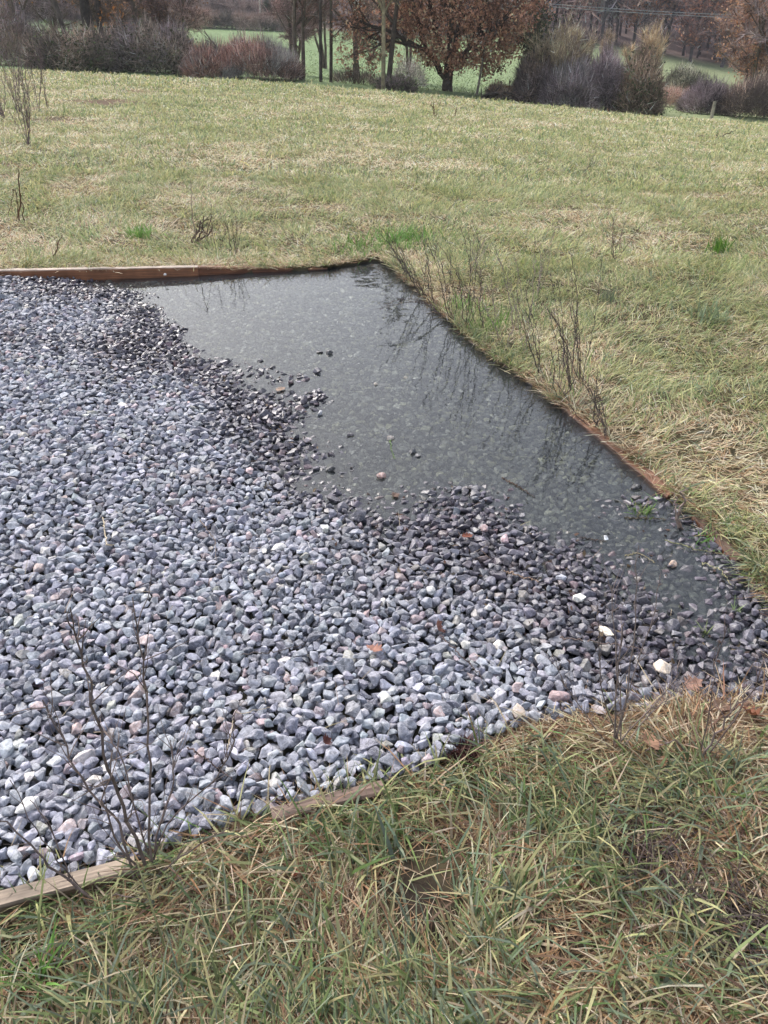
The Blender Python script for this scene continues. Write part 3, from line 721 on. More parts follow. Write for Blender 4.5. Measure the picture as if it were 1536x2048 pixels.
tree('tree', 650, 58, 4.5, 'hazy grey brown tree behind the close pair of slim trunks', rng, .10, ntw=8000, twl=.6, tww=.022, twig=(.20, .16, .15), stems=3, spread=.3, cfg=dict(first=3, ang=.8))
tree('tree', 820, 44, 4.2, 'mauve twigged tree squeezed between the golden barked tree and the oak', rng, .09, ntw=9000, twl=.45, tww=.018, twig=(.20, .16, .165), stems=2, spread=.2, cfg=dict(first=2, ang=.95))
tree('tree', 20, 50, 8, 'dark bare tree rising behind the thicket at the far left', rng, .16, ntw=6500, twig=PUR, cfg=dict(first=1))
# --- centre
tree('tree', 641, 37.5, 9, 'slim dark straight trunk, left one of the close pair at the centre left', rng, .075, tcol=(.06, .05, .045), ntw=5000, twl=.45, cfg=dict(first=2, wander=.025, kids=(1, 1, .8), ratio=.26), twig=(.14, .095, .08))
tree('tree', 661, 38, 9, 'slim dark straight trunk, right one of the close pair, with a side bough', rng, .08, tcol=(.065, .055, .045), ntw=5000, twl=.45, cfg=dict(first=2, wander=.03, kids=(1, 1, .8), ratio=.30), twig=(.19, .13, .08))
tree('tree', 606, 38.5, 5.6, 'crooked reddish twigged tree leaning beside the end of the hedge', rng, .10, ntw=9000, twl=.42, lean=(.12, 0), twig=(.155, .095, .085), stems=2, spread=.25, mixc=GRY, cfg=dict(first=2, ang=.8))
tree('tree', 715, 47, 8, 'red brown leaved tree behind the pale golden trunk', rng, .16, ntw=8000, leaf=(.24, .15, .12), nleaf=6500, lsz=.033, twig=(.19, .135, .12), cfg=dict(first=1, ang=.85))
tree('tree', 766, 36, 10, 'tall golden green barked bare tree left of the oak', rng, .095, tcol=(.20, .165, .11), ntw=11000, twl=.5, twig=(.25, .19, .12), mixc=(.2, .165, .14), cfg=dict(first=1, wander=.03, up=(.05, .09, .04), kids=(3, 1.2, .8), ratio=.36, ang=.75))
tree('tree', 776, 37.2, 5.5, 'dark trunk half hidden close behind the golden barked tree', rng, .12, tcol=(.075, .06, .05), ntw=2500, twig=(.15, .115, .10), cfg=dict(first=2))
shrub('shrub', 752, 832, 158, 37, .7, 'low dark bush at the foot of the golden barked tree', rng, DRK, 3200, leaf=OLV, nleaf=700, twl=.28)
shrub('shrub', 668, 752, 150, 38.5, .7, 'sparse upright grey saplings by the small fence posts', rng, (.17, .14, .12), 900, nst=12, upr=1.2)
shrub('shrub', 790, 850, 120, 39.5, .5, 'thin hazy grey twigs between the golden barked tree and the oak', rng, GRY, 1100, nst=8)
# --- the oak
def oak():
    rng = np.random.default_rng(8); root = at(896, 38); o = empty('oak_tree', root, 'broad russet leaved oak with a forked dark trunk', 'tree')
    out = []; tips = []; cfg = dict(seg=(5, 5, 4, 3), first=1, wander=.12, up=(.03, .03, .0), max=3, kids=(2, 1.3, 1.1), ang=.8, ratio=.62)
    tr = []
    p = np.array([.0, 0, -.15]); r = .27
    for q, r2 in (((-.02, 0, .2), .225), ((.0, 0, .55), .215), ((.02, .0, .85), .21)):
        tr.append((*p, *q, r, r2)); p = np.array(q); r = r2
    fork = np.array([-.03, 0, .42]); p = fork; r = .15
    for q, r2 in (((-.33, 0, .72), .13), ((-.55, -.05, 1.12), .12), ((-.95, -.1, 1.5), .105)):
        tr.append((*p, *q, r, r2)); p = np.array(q); r = r2
    for (p, d, L, r) in ((p, (-.75, .1, .55), 3.2, .10), (p, (-.3, .2, 1), 3.4, .10), ((.02, 0, .85), (.75, .1, .6), 3.6, .12), ((.02, 0, .85), (.15, -.2, 1), 4.6, .15), ((.02, 0, .85), (-.25, .5, 1), 4.2, .13), ((.02, 0, .85), (.6, -.5, .75), 3.4, .10), ((.02, 0, .85), (.95, .2, .28), 3.0, .09), ((-.95, -.1, 1.5), (-.9, -.5, .12), 2.4, .07), ((.02, 0, .85), (.5, .7, .8), 3.6, .11)):
        d = np.array(d); d = d/np.linalg.norm(d); grow(rng, out, tips, np.array(p, float), d, L, r, 0, cfg)
    S_ = np.array(out); g = G(); segs_tubes(g, tr, 10, (.075, .06, .05), .05, rng); big = S_[:, 8] <= 1
    segs_tubes(g, S_[big][:, :8], 6, (.07, .055, .045), .1, rng); g.build('trunk', M_bark, o, smooth=True)
    g = G(); sm = S_[~big]; segs_tubes(g, sm[:, :8], 3, (.08, .06, .05), .2, rng)
    n = 7000; src = S_[S_[:, 8] >= 1]; i = rng.integers(0, len(src), n); f = rng.random((n, 1)); p = src[i, :3]*(1-f)+src[i, 3:6]*f
    d = rng.normal(size=(n, 3)); d[:, 2] += .2; d /= np.linalg.norm(d, axis=1, keepdims=True)
    twig_tris(g, p, d, rng.uniform(.15, .5, n), np.full(n, .014), paint((.12, .08, .065), n, p, rng), rng); g.build('crown', M_twig, o)
    nl = 36000; nc = 1900; cc = S_[S_[:, 8] >= 2][:, 3:6]; cc = cc[rng.integers(0, len(cc), nc)]
    u = rng.normal(size=(1400, 3)); u /= np.linalg.norm(u, axis=1, keepdims=True); u = u*rng.uniform(.45, 1, (1400, 1))**.5*[3.3, 2.5, 2.9]+[.75, 0, 3.35]
    u = u[(u[:, 2] > .62+.14*np.abs(u[:, 0]+.1)+.25*fbm(u[:, 0]*2, u[:, 1]*2, 3, 2)) | (u[:, 0] > 1.2)]; u = u[(u[:, 2] > .35) & ((u[:, 0] > -1.6) | (u[:, 2] > 2.2))]
    cc[:len(u)] = u; i = rng.integers(0, nc, nl)
    p = cc[i]+rng.normal(0, .135, (nl, 3)); ccol = np.array([.36, .195, .135])*rng.lognormal(0, .5, (nc, 1))
    c = ccol[i]*rng.lognormal(0, .3, (nl, 1)); m = rng.random(nl) < .15; c[m] *= np.array([1.6, 1.5, 1.4])
    g = G(); leaf_quads(g, p, rng.uniform(.035, .085, nl), np.clip(c, 0, .7), rng); g.build('foliage', M_leaf, o)
oak()
tree('tree', 955, 37, 3.0, 'slender grey stem standing under the right side of the oak', rng, .06, tcol=(.15, .13, .11), ntw=350, twl=.3, lean=(.12, 0), cfg=dict(first=3, wander=.04, kids=(1, .8, .5)))
def arching(px, Y, label, n, L, dirx, seed):
    rng = np.random.default_rng(seed); o = empty('fallen_tree', at(px, Y), label, 'fallen tree'); segs = []
    for k in range(n):
        p = np.array([rng.normal(0, .12), rng.normal(0, .12), -.05]); d = np.array([dirx*rng.uniform(.3, 1), rng.normal(0, .2), rng.uniform(.6, 1.2)]); r = rng.uniform(.03, .075)
        for j in range(8):
            d = d+np.array([dirx*.12, 0, -.19])+rng.normal(0, .1, 3); d /= np.linalg.norm(d); q = p+d*L/8*rng.uniform(.8, 1.1); segs.append((*p, *q, r, r*.85)); p = q; r *= .85
            if rng.random() < .5:
                dd = d+rng.normal(0, .5, 3)+np.array([0, 0, .4]); dd /= np.linalg.norm(dd); segs.append((*q, *(q+dd*rng.uniform(.2, .6)), r*.5, .006))
    g = G(); segs_tubes(g, segs, 6, (.085, .07, .06), .15, rng); g.build('trunk', M_bark, o, smooth=True)
    c = G(); nn = 500; S_ = np.array(segs); i = rng.integers(0, len(S_), nn); d = rng.normal(size=(nn, 3)); d /= np.linalg.norm(d, axis=1, keepdims=True)
    twig_tris(c, S_[i, 3:6], d, rng.uniform(.1, .35, nn), np.full(nn, .012), paint(BRN, nn, S_[i, 3:6], rng), rng); c.build('crown', M_twig, o)
arching(968, 36.2, 'dark arching fallen boughs just right of the grey stem under the oak', 7, 1.5, 1, 3)
arching(1030, 36.0, 'tangle of dark arching boughs left of the ivy covered trunk', 8, 1.9, .8, 4)
shrub('bramble', 975, 1070, 172, 37, .6, 'low brown bramble clump between the two fallen boughs', rng, (.22, .165, .12), 3000, twl=.25, leaf=(.2, .11, .06), nleaf=350)
# --- right of the oak
tree('tree', 1060, 36.5, 2.9, 'dark ivy covered stub trunk rising right of the oak', rng, .13, tcol=(.05, .05, .04), ntw=700, twl=.2, leaf=(.05, .06, .035), nleaf=1600, lsz=.06, cfg=dict(first=1, ratio=.15, wander=.03, kids=(1, 1, .5)))
shrub('shrub', 1035, 1120, 95, 36.5, 1.0, 'dark purple brown bush directly right of the oak crown', rng, (.22, .175, .17), 9500, col2=BRN)
tree('willow', 1110, 36, 2.3, 'fan shaped pale yellow twigged willow right of the oak', rng, .07, tcol=(.19, .15, .11), ntw=3000, twl=.5, tww=.016, twig=(.30, .24, .17), stems=6, spread=.5, cfg=dict(first=1, up=(.03, .09, .05), ang=.45, ratio=.6, kids=(1, 1, .8)))
tree('willow', 1160, 37, 2.0, 'straggly grey yellow willow between the pale willow and the pollard', rng, .06, tcol=(.17, .14, .11), ntw=2600, twl=.5, tww=.016, twig=(.26, .215, .18), stems=5, spread=.45, cfg=dict(first=1, up=(.03, .09, .05), ang=.5, ratio=.6, kids=(1, 1, .8)))
shrub('shrub', 1085, 1195, 130, 35.5, 1.0, 'purple grey bare shrub at the foot of the willows', rng, (.30, .24, .25), 11000, col2=GRY)
shrub('shrub', 1165, 1250, 118, 35.8, 1.0, 'rounded mauve twigged bush left of the dark ivy bush', rng, (.31, .245, .255), 10000, col2=PUR)
tree('tree', 1221, 52, 2.6, 'pollarded tree with a dark trunk on the green slope', rng, .13, tcol=(.06, .05, .045), ntw=3500, twl=.5, twig=(.20, .155, .12), stems=1, cfg=dict(first=2, ang=.7, up=(.0, .1, .05), ratio=.35))
shrub('shrub', 1235, 1325, 112, 35.2, 1.1, 'dark green ivy covered bush with brown twigs at the end of the row', rng, (.24, .18, .14), 10000, leaf=(.10, .12, .065), nleaf=2600, col2=(.2, .15, .12))
tree('willow', 1292, 37, 2.35, 'upright golden twigged willow rising above the ivy bush', rng, .06, tcol=(.24, .17, .11), ntw=3000, twl=.5, tww=.016, twig=(.33, .25, .165), stems=5, spread=.3, cfg=dict(first=1, up=(.04, .12, .07), ang=.4, ratio=.55, kids=(1, 1, .8)))
shrub('bramble', 1300, 1392, 178, 46, .8, 'low strip of red brown brambles at the end of the green gap', rng, (.30, .20, .165), 5000, twl=.3, prof='box')
shrub('shrub', 1338, 1408, 142, 62, 1.6, 'grey green thorn bush standing alone on the right slope', rng, (.22, .205, .16), 7000, twl=.5, tww=.025, leaf=(.08, .09, .05), nleaf=1800, lsz=.07)
shrub('shrub', 1378, 1470, 168, 39, 1.2, 'rounded dark purple bush beside the green gap', rng, (.20, .165, .175), 9500, col2=PUR, twl=.33)
shrub('shrub', 1450, 1580, 165, 38, 1.2, 'brown scrub at the right edge of the hedge line', rng, (.27, .20, .17), 9500, col2=DRK)
tree('tree', 1510, 46, 4.6, 'broad tree with pale russet twigs at the right edge of the view', rng, .12, ntw=12000, twl=.55, twig=(.24, .15, .12), leaf=(.30, .17, .11), nleaf=4200, lsz=.075, mixc=GRY, stems=3, spread=.4, cfg=dict(first=1, ang=.8))
tree('tree', 1590, 44, 6.5, 'mauve grey bare tree cut by the right edge of the view', rng, .12, ntw=9000, twl=.55, twig=(.19, .15, .15), stems=2, spread=.35, cfg=dict(first=1, ang=.8))
# --- hedges on the hill
def hedge(px0, px1, yt0, yt1, Y0_, Y1_, label, col, col2, seed, n=9000, dep=1.2, twl=.9, tww=.07):
    rng = np.random.default_rng(seed); a = at(px0, Y0_); b = at(px1, Y1_); o = empty('hedge', (a+b)/2, label, 'hedge'); m = (a+b)/2
    t = rng.random(n); x = a[0]+(b[0]-a[0])*t; y = a[1]+(b[1]-a[1])*t+rng.uniform(-dep, dep, n)
    za = PD(px0, yt0, Y0_)[2]; zb = PD(px1, yt1, Y1_)[2]; zg = terrain(x, y); zt = za+(zb-za)*t+(fbm(t*30, t*0, seed, 2)-.5)*.5
    h = np.maximum(zt-zg, .5)*(1-.12*((y-a[1]-(b[1]-a[1])*t)/dep)**2); z = zg+h*rng.random(n)**.7
    p = np.stack([x, y, z], 1)-m; d = rng.normal(size=(n, 3))*.6; d[:, 2] += .5; d /= np.linalg.norm(d, axis=1, keepdims=True)
    c = paint(col, n, p, rng, .25); k = fbm(t*25, z, seed+3, 2) > .55; c[k] = paint(col2, k.sum(), p[k], rng, .25)
    g = G(); twig_tris(g, p, d, twl*rng.uniform(.4, 1.1, n), np.full(n, tww), c, rng); g.build('foliage', M_twig, o)
hedge(330, 620, 20, 36, 105, 106, 'clipped brown hedge running along the top of the green slope', (.36, .27, .235), (.20, .165, .14), 61, 13000)
hedge(365, 560, -4, 10, 132, 130, 'second brown hedge higher up behind the clipped one', (.40, .31, .27), (.27, .21, .18), 62, 9000)
hedge(540, 612, 4, 14, 112, 112, 'short dark green hedge below the pale post on the hill', (.085, .095, .07), (.06, .07, .05), 63, 6000)
def post(px, Y, H, r, label, col=(.30, .27, .22), cat='fence post', name='fence_post', lean=0):
    g = G(); a = at(px, Y); segs_tubes(g, [(0, 0, -.2, lean*H*.5, 0, H*.5, r, r*.96), (lean*H*.5, 0, H*.5, lean*H, 0, H, r*.96, r*.9)], 8, col, 0)
    n0 = g.n; top = np.array([[lean*H+cos(t)*r*.9, sin(t)*r*.9, H+.008] for t in np.arange(8)*pi/4]+[[lean*H, 0, H+.02]])
    g.add(top, T=[[k, (k+1) % 8, 8] for k in range(8)], C=np.array(col))
    o = g.build(name, M_bark); o.location = a; return tag(o, label, cat)
post(1441, 30, .85+.35, .065, 'pale wooden fence post standing at the right end of the field crest')
post(708, 39, .75, .05, 'short dark fence post, left of two, near the golden barked tree', (.10, .085, .07))
post(717, 39.4, .7, .05, 'short dark fence post, right of two, near the golden barked tree', (.10, .085, .07))
post(530, 128, 3.2, .14, 'tall pale post standing on the hill above the dark green hedge', (.55, .50, .42))
# overhead cable pair
for dz_, lb in ((0, 'upper of two thin pale overhead cables crossing the wood'), (-.14, 'lower of two thin pale overhead cables crossing the wood')):
    pts = [PD(px, py, 58)+np.array([0, 0, dz_]) for px, py in ((-900, -230), (-300, -142), (300, -70), (700, -29), (1010, 0), (1150, 12), (1300, 22), (1420, 28), (1540, 31), (1750, 33), (2100, 26), (2700, -12))]
    pts = np.array(pts); t = np.linspace(0, len(pts)-1, 120); pp = np.stack([np.interp(t, range(len(pts)), pts[:, k]) for k in range(3)], 1)
    g = G(); segs_tubes(g, [(*pp[i], *pp[i+1], .012, .012) for i in range(119)], 5, (.45, .47, .50), 0)
    tag(g.build('overhead_cable', M_stem), lb, 'cable')
# --- wood on the far hillside: distinct trees on its edge, the rest one mass
for k, (px, Y, H, lb, tw, lf) in enumerate([
    (1010, 117, 11, 'dark purple tree at the left end of the far wood edge', (.12, .09, .095), None),
    (1075, 119, 10, 'reddish brown tree on the far wood edge above the willows', (.17, .11, .10), (.20, .11, .08)),
    (1195, 118, 10, 'black limbed bare tree on the far wood edge under the cables', (.095, .075, .075), None),
    (1258, 119, 8.5, 'orange brown leaved tree on the far wood edge', (.17, .11, .09), (.30, .15, .095)),
    (1320, 120, 10, 'mauve grey tree on the far wood edge right of the orange one', (.16, .125, .135), None),
    (1375, 113, 6.5, 'rounded russet topped oak at the right end of the far wood edge', (.15, .10, .09), (.25, .125, .09)),
    (1440, 112, 7, 'pale russet tree beyond the right end of the green slope', (.19, .125, .11), (.27, .15, .11))]):
    tree('tree', px, Y, H, lb, rng, .22, tcol=(.06, .05, .05), ntw=4500, twl=1.2, tww=.075, twig=tw, leaf=lf, nleaf=2200 if lf else 0, lsz=.2, cfg=dict(first=1, ang=.8), group='trees along the far wood edge')
def wood():
    rng = np.random.default_rng(99); g = G()
    protos = []
    for k in range(5):
        out = []; tips = []; grow(rng, out, tips, np.array([0, 0, 0.]), np.array([0, 0, 1.]), 9, .2, 0, dict(seg=(6, 5, 4), first=1, wander=.08, up=(.02, .04), max=2, kids=(2, 1.3), ang=.85, ratio=.5)); protos.append(np.array(out))
    cols = [(.48, .37, .40), (.57, .38, .36), (.64, .39, .34), (.42, .33, .35), (.53, .45, .48), (.58, .47, .45), (.30, .24, .25)]
    n = 0
    for k in range(900):
        Y = 118+150*rng.random()**1.3; u = rng.uniform(-.62, .62); px = 768+u*(cos(PITCH))*F/1.0
        x = u*Y
        if -.26 < u < -.04 and Y < 136: continue
        z = tz(x, Y); S_ = protos[rng.integers(5)].copy(); s = rng.uniform(.75, 1.25); a = rng.uniform(0, 2*pi); R = np.array([[cos(a), -sin(a), 0], [sin(a), cos(a), 0], [0, 0, 1]])
        A = S_[:, :3]@R.T*s+[x, Y, z]; B = S_[:, 3:6]@R.T*s+[x, Y, z]; lev = S_[:, 8]
        c = np.array(cols[rng.integers(len(cols))])
        m = lev <= 1
        if Y < 150: segs_tubes(g, np.hstack([A[m], B[m], S_[m][:, 6:8]*s]), 3, (.07, .055, .055), .1, rng)
        nn = 1100 if Y < 170 else 700; i = rng.integers(0, len(A), nn); p = A[i]+(B[i]-A[i])*rng.random((nn, 1))+rng.normal(0, .5, (nn, 3)); d = rng.normal(size=(nn, 3))*.6; d[:, 2] += .5; d /= np.linalg.norm(d, axis=1, keepdims=True)
        twig_tris(g, p, d, rng.uniform(.8, 2.0, nn), rng.uniform(.10, .24, nn), np.clip(c*rng.lognormal(0, .4, (nn, 1)), 0, .8), rng); n += 1
    tag(g.build('distant_wood', M_far), 'mauve and russet bare winter wood covering the far hillside', 'wood', kind='stuff')
wood()
# --- sparse dead weeds, saplings, twigs, leaves and odd stones near the puddle
def stem_poly(g, pts, r0, r1, col, rng, side=0, sl=.08, n=5, knob=0):
    pts = np.array(pts, float); m = len(pts); seg = []; t = np.linspace(0, m-1, (m-1)*4+1)
    pp = np.stack([np.interp(t, range(m), pts[:, k]) for k in range(3)], 1); pp[1:-1] += rng.normal(0, r0*.9, (len(pp)-2, 3)); L = len(pp)-1
    for i in range(L): seg.append((*pp[i], *pp[i+1], r0+(r1-r0)*i/L, r0+(r1-r0)*(i+1)/L))
    for k in range(side):
        i = rng.integers(int(L*.2), L); p = pp[i]; d = pp[min(i+1, L)]-pp[i]; d /= np.linalg.norm(d)+1e-9; d = d+rng.normal(0, .45, 3); d[2] += .2; d /= np.linalg.norm(d)
        l = sl*rng.uniform(.4, 1.4); r = max(r1, r0*.45)
        for j in range(4):
            q = p+d*l/4; seg.append((*p, *q, r, r*.75)); p = q; r *= .75; d = d+rng.normal(0, .15, 3); d /= np.linalg.norm(d)
    for k in range(knob):
        i = rng.integers(int(L*.3), L+1); seg.append((*(pp[i]-[0, 0, .004]), *(pp[i]+rng.normal(0, .003, 3)+[0, 0, .005]), r1*2.6, r1*1.4))
    segs_tubes(g, seg, n, col, .15, rng)
def plant(name, label, base, stems, rng, cat='dead plant', r=.003, col=(.12, .09, .075), side=6, sl=.1, grp=None, knob=0):
    """stems: list of point lists in world coordinates; each stem a part"""
    base = np.array(base, float); o = empty(name, base, label, cat, grp)
    for st in stems:
        g = G(); jb = np.append(rng.normal(0, r*4, 2), -.02); st = [base+jb]+[np.array(q, float) for q in st]; first = len(o.children) == 0
        stem_poly(g, np.array(st)-base, r*(1.15 if first else rng.uniform(.5, .85)), r*.3, np.array(col)*rng.uniform(.8, 1.3), rng, side, sl, 5, knob); g.build('stem', M_stem, o)
    return o
def pxs(lst, Y0_, dY): return [PD(x, y, Y0_+dY*(i+1)/len(lst)) for i, (x, y) in enumerate(lst)]
rng = np.random.default_rng(404)
b = P(292, 1745, .04); y0 = b[1]
plant('dead_shrub', 'bare dark branching shrub rooted at the near left board, tallest in the foreground', b, [
    pxs([(255, 1640), (213, 1530), (185, 1400), (160, 1310), (140, 1215)], y0, -.02), pxs([(297, 1600), (300, 1450), (285, 1320), (265, 1195)], y0, .06),
    pxs([(240, 1650), (160, 1560), (120, 1470), (85, 1400)], y0, .03), pxs([(330, 1650), (420, 1570), (465, 1500), (468, 1430)], y0, .10),
    pxs([(240, 1690), (205, 1600), (225, 1500)], y0, -.05), pxs([(320, 1640), (350, 1560), (340, 1480)], y0, .12),
    pxs([(265, 1600), (235, 1500), (200, 1450)], y0, .15), pxs([(350, 1720), (400, 1690), (458, 1655)], y0, -.05)], rng, 'shrub', r=.0035, col=(.17, .13, .115), side=12, sl=.10)
b = P(190, 1800, .035); y0 = b[1]
plant('dead_shrub', 'low dark twigs leaning left out of the grass over the near board', b, [pxs([(110, 1740), (60, 1690), (0, 1635), (-40, 1600)], y0, .03), pxs([(130, 1740), (70, 1660), (20, 1560)], y0, .04), pxs([(230, 1790), (300, 1800), (350, 1850)], y0, -.02), pxs([(140, 1760), (95, 1640), (60, 1600)], y0, .05)], rng, 'shrub', r=.0026, col=(.15, .115, .105), side=5, sl=.07)
b = P(1232, 1500, .035); y0 = b[1]
plant('dead_shrub', 'bare upright dark twigged shrub at the near right edge of the gravel', b, [
    pxs([(1232, 1400), (1240, 1300), (1245, 1250)], y0, .0), pxs([(1205, 1390), (1198, 1290), (1196, 1205)], y0, .02), pxs([(1255, 1400), (1270, 1240), (1278, 1090)], y0, .04),
    pxs([(1180, 1440), (1130, 1370), (1105, 1310)], y0, .04), pxs([(1300, 1420), (1350, 1360), (1360, 1320)], y0, .06), pxs([(1240, 1380), (1225, 1240), (1222, 1170)], y0, .07),
    pxs([(1290, 1440), (1330, 1400), (1400, 1345)], y0, .03), pxs([(1265, 1360), (1310, 1220), (1320, 1150)], y0, .1)], rng, 'shrub', r=.0025, col=(.19, .15, .135), side=13, sl=.07, knob=5)
b = P(1395, 1520, .035); y0 = b[1]
plant('dead_shrub', 'dark thick twigs leaning right over the grass at the near right corner', b, [pxs([(1430, 1470), (1470, 1415), (1500, 1385)], y0, .02), pxs([(1420, 1420), (1430, 1330), (1455, 1250)], y0, .03), pxs([(1350, 1480), (1290, 1500), (1235, 1515)], y0, .02), pxs([(1470, 1440), (1510, 1370), (1530, 1300)], y0, .06)], rng, 'shrub', r=.0028, col=(.16, .12, .11), side=9, sl=.08)
# saplings on the left field
b = P(57, 293, .03); 
def field_sapling(px, py, n, H, label, spread=.28, lean=-.12, r=.005, col=(.17, .125, .13), side=10, seed=1, name='sapling'):
    rng = np.random.default_rng(seed); base = P(px, py, .05)
    for _ in range(6): base = P(px, py, tz(base[0], base[1]))
    st = []
    for k in range(n):
        d = np.array([rng.normal(lean, spread), rng.normal(0, spread*.6), 1.]); L = H*rng.uniform(.55, 1.05); q = base.copy(); pts = []
        for j in range(5):
            d = d+rng.normal(0, .06, 3)+[0, 0, .12]; d /= np.linalg.norm(d); q = q+d*L/5; pts.append(q.copy())
        st.append(pts)
    return plant(name, label, base, st, rng, 'sapling', r, col, side, H*.28)
field_sapling(57, 292, 9, .95, 'bare purple twigged sapling in the left field, nearest of the group', seed=21, lean=.05, r=.0055, side=11)
field_sapling(8, 235, 12, 1.15, 'dense brush of mauve twigs at the left picture edge behind the nearest sapling', seed=22, lean=-.1, spread=.2, side=10)
field_sapling(38, 225, 10, 1.1, 'thin mauve sapling between the left edge brush and the brown soil patch', seed=23, lean=.0, side=9)
field_sapling(76, 222, 7, 1.15, 'thin curved sapling beside the patch of bare brown soil', seed=24, lean=.15, spread=.22, side=8)
field_sapling(96, 215, 3, 1.15, 'single upright reed like stem at the right of the sapling group', seed=25, lean=.05, spread=.08, side=3)
field_sapling(870, 233, 4, .42, 'small cluster of dark brown dock stems in the middle of the field', seed=26, spread=.25, lean=.05, r=.007, col=(.13, .07, .05), side=3)
field_sapling(908, 236, 2, .26, 'pair of short brown stems just right of the dock stems', seed=27, spread=.25, lean=.2, r=.006, col=(.13, .07, .05), side=2)
b = P(44, 448, .06); y0 = b[1]
plant('dock_plant', 'dark broken dock stems forming a narrow arch in the left field', b, [pxs([(41, 395), (37, 345), (39, 332)], y0, 0), pxs([(36, 410), (30, 380), (27, 378), (24, 400), (16, 430)], y0, .0), pxs([(47, 430), (43, 392), (38, 385)], y0, 0)], rng, 'dead stem', r=.0065, col=(.10, .055, .03), side=1, sl=.05)
b = P(398, 480, .06); y0 = b[1]
plant('dock_plant', 'crumpled dark brown dock head standing behind the far board', b, [pxs([(400, 455), (410, 440)], y0, .02), pxs([(412, 470), (423, 432)], y0, 0), pxs([(408, 462), (404, 448)], y0, .04), pxs([(420, 466), (425, 450)], y0, 0)], rng, 'dead stem', r=.009, col=(.11, .075, .06), side=8, sl=.06)
b = P(384, 487, .06); y0 = b[1]
plant('dock_plant', 'tall thin pale stem left of the crumpled dock head', b, [pxs([(385, 440), (381, 395), (380, 360)], y0, 0)], rng, 'dead stem', r=.0045, col=(.27, .22, .17), side=2)
b = P(100, 515, .09); y0 = b[1]
plant('dock_plant', 'sprawling red brown stems lying across the far board at the left', b, [pxs([(115, 492), (123, 470)], y0, 0), pxs([(60, 540), (20, 548), (-20, 552)], y0, -.05), pxs([(140, 530), (200, 535)], y0, 0)], rng, 'dead stem', r=.005, col=(.13, .07, .05), side=6)
b = P(1425, 276, .0)
for _ in range(6): b = P(1425, 276, tz(b[0], b[1]))
y0 = b[1]
plant('dock_plant', 'dark fallen branch lying on the field near the right edge', b, [pxs([(1436, 277), (1455, 268), (1472, 260)], y0, .1), pxs([(1410, 272), (1390, 273), (1377, 274)], y0, .3), pxs([(1434, 272), (1436, 266)], y0, 0)], rng, 'dead branch', r=.011, col=(.10, .07, .05), side=2)
# stems on the right bank; their reflections show in the puddle
def bank_weed(px, py, n, H, label, seed, lean=(-.35, -.15), spread=.16, r=.0026, col=(.16, .125, .11), side=8, sl=.10, knob=8, sag=0, arch=False):
    rng = np.random.default_rng(seed); base = P(px, py, .03); st = []
    for k in range(n):
        d = np.array([rng.normal(lean[0]*.5, spread), rng.normal(lean[1]*.5, spread), 1.]); L = H*rng.uniform(.6, 1.1); q = base+np.append(rng.normal(0, .02, 2), 0); pts = []
        for j in range(6):
            d = d+rng.normal(0, .07, 3)+np.array([lean[0]*.12, lean[1]*.12, -sag]); d /= np.linalg.norm(d); q = q+d*L/6; pts.append(q.copy())
        st.append(pts)
    return plant('dead_weed', label, base, st, rng, 'dead weed', r, col, side, sl, 'dead weed stems along the right bank', knob)
DK = (.10, .078, .07); PL = (.27, .22, .19)
for a in [(815, 556, 4, .34, 'short dark weed tuft at the far corner of the puddle', 1), (842, 585, 5, .42, 'brown weed tuft on the bank a little nearer than the far corner', 2),
          (868, 606, 5, .50, 'dense dark weed tuft whose twigs overhang the puddle', 3), (903, 640, 6, .55, 'spreading weed clump on the bank above the looped reflection', 4),
          (935, 652, 5, .55, 'leaning weed stems right of the looped reflection', 5), (968, 662, 4, .50, 'weed stems just before the tan board begins', 6),
          (1010, 690, 5, .55, 'tall pale weed stems rising behind the start of the tan board', 7), (1048, 700, 4, .6, 'pale reed like stems behind the tan board', 8),
          (1080, 745, 4, .45, 'weed stems over the middle of the tan board', 9), (1140, 775, 7, .62, 'tallest dark weed clump on the right bank, standing behind the tan board', 10),
          (1165, 770, 4, .60, 'straight dark stems right of the tallest weed clump', 11), (1120, 790, 5, .42, 'low weed stems at the joint of the tan and orange boards', 12),
          (1190, 850, 4, .30, 'short weed stems at the head of the orange board', 13), (1212, 868, 3, .24, 'thin stalks leaning over the orange board', 14)]:
    c = PL if a[5] in (7, 8) else DK
    bank_weed(a[0], a[1], a[2], a[3], a[4], a[5]+500, col=c)
bank_weed(885, 628, 2, .62, 'arching bramble stem looping low over the water', 520, lean=(-1.6, -.6), spread=.05, sag=.13, r=.003, col=DK, side=9, sl=.06)
bank_weed(1225, 520, 5, .34, 'reddish dead stems standing alone in the right field', 531, lean=(.3, 0), spread=.25, col=(.15, .10, .09))
bank_weed(1075, 590, 4, .40, 'hazy pale stems a step up the bank behind the weeds', 532, lean=(0, 0), col=PL)
bank_weed(940, 560, 3, .38, 'thin dead stems up the bank from the far corner', 533, lean=(.2, 0), col=PL)
bank_weed(430, 512, 3, .34, 'dead stems behind the short wet board, mirrored in the puddle', 534, lean=(0, -.2), col=DK)
bank_weed(470, 512, 5, .34, 'thicker group of dead stems behind the short wet board', 535, lean=(0, -.2), col=DK)
bank_weed(1172, 350, 2, .25, 'one thin leaning stem in the middle of the right field', 536, lean=(.6, 0), col=DK)
b = P(1352, 1062, -.01)
plant('broken_stalk', 'two broken pale stalks on a black stub in the right hand shallows', b, [pxs([(1356, 1030), (1368, 1000), (1366, 972)], b[1], 0), pxs([(1355, 1035), (1352, 1010), (1350, 986)], b[1], 0)], rng, 'broken stalk', r=.006, col=(.25, .19, .16), side=1, sl=.03)
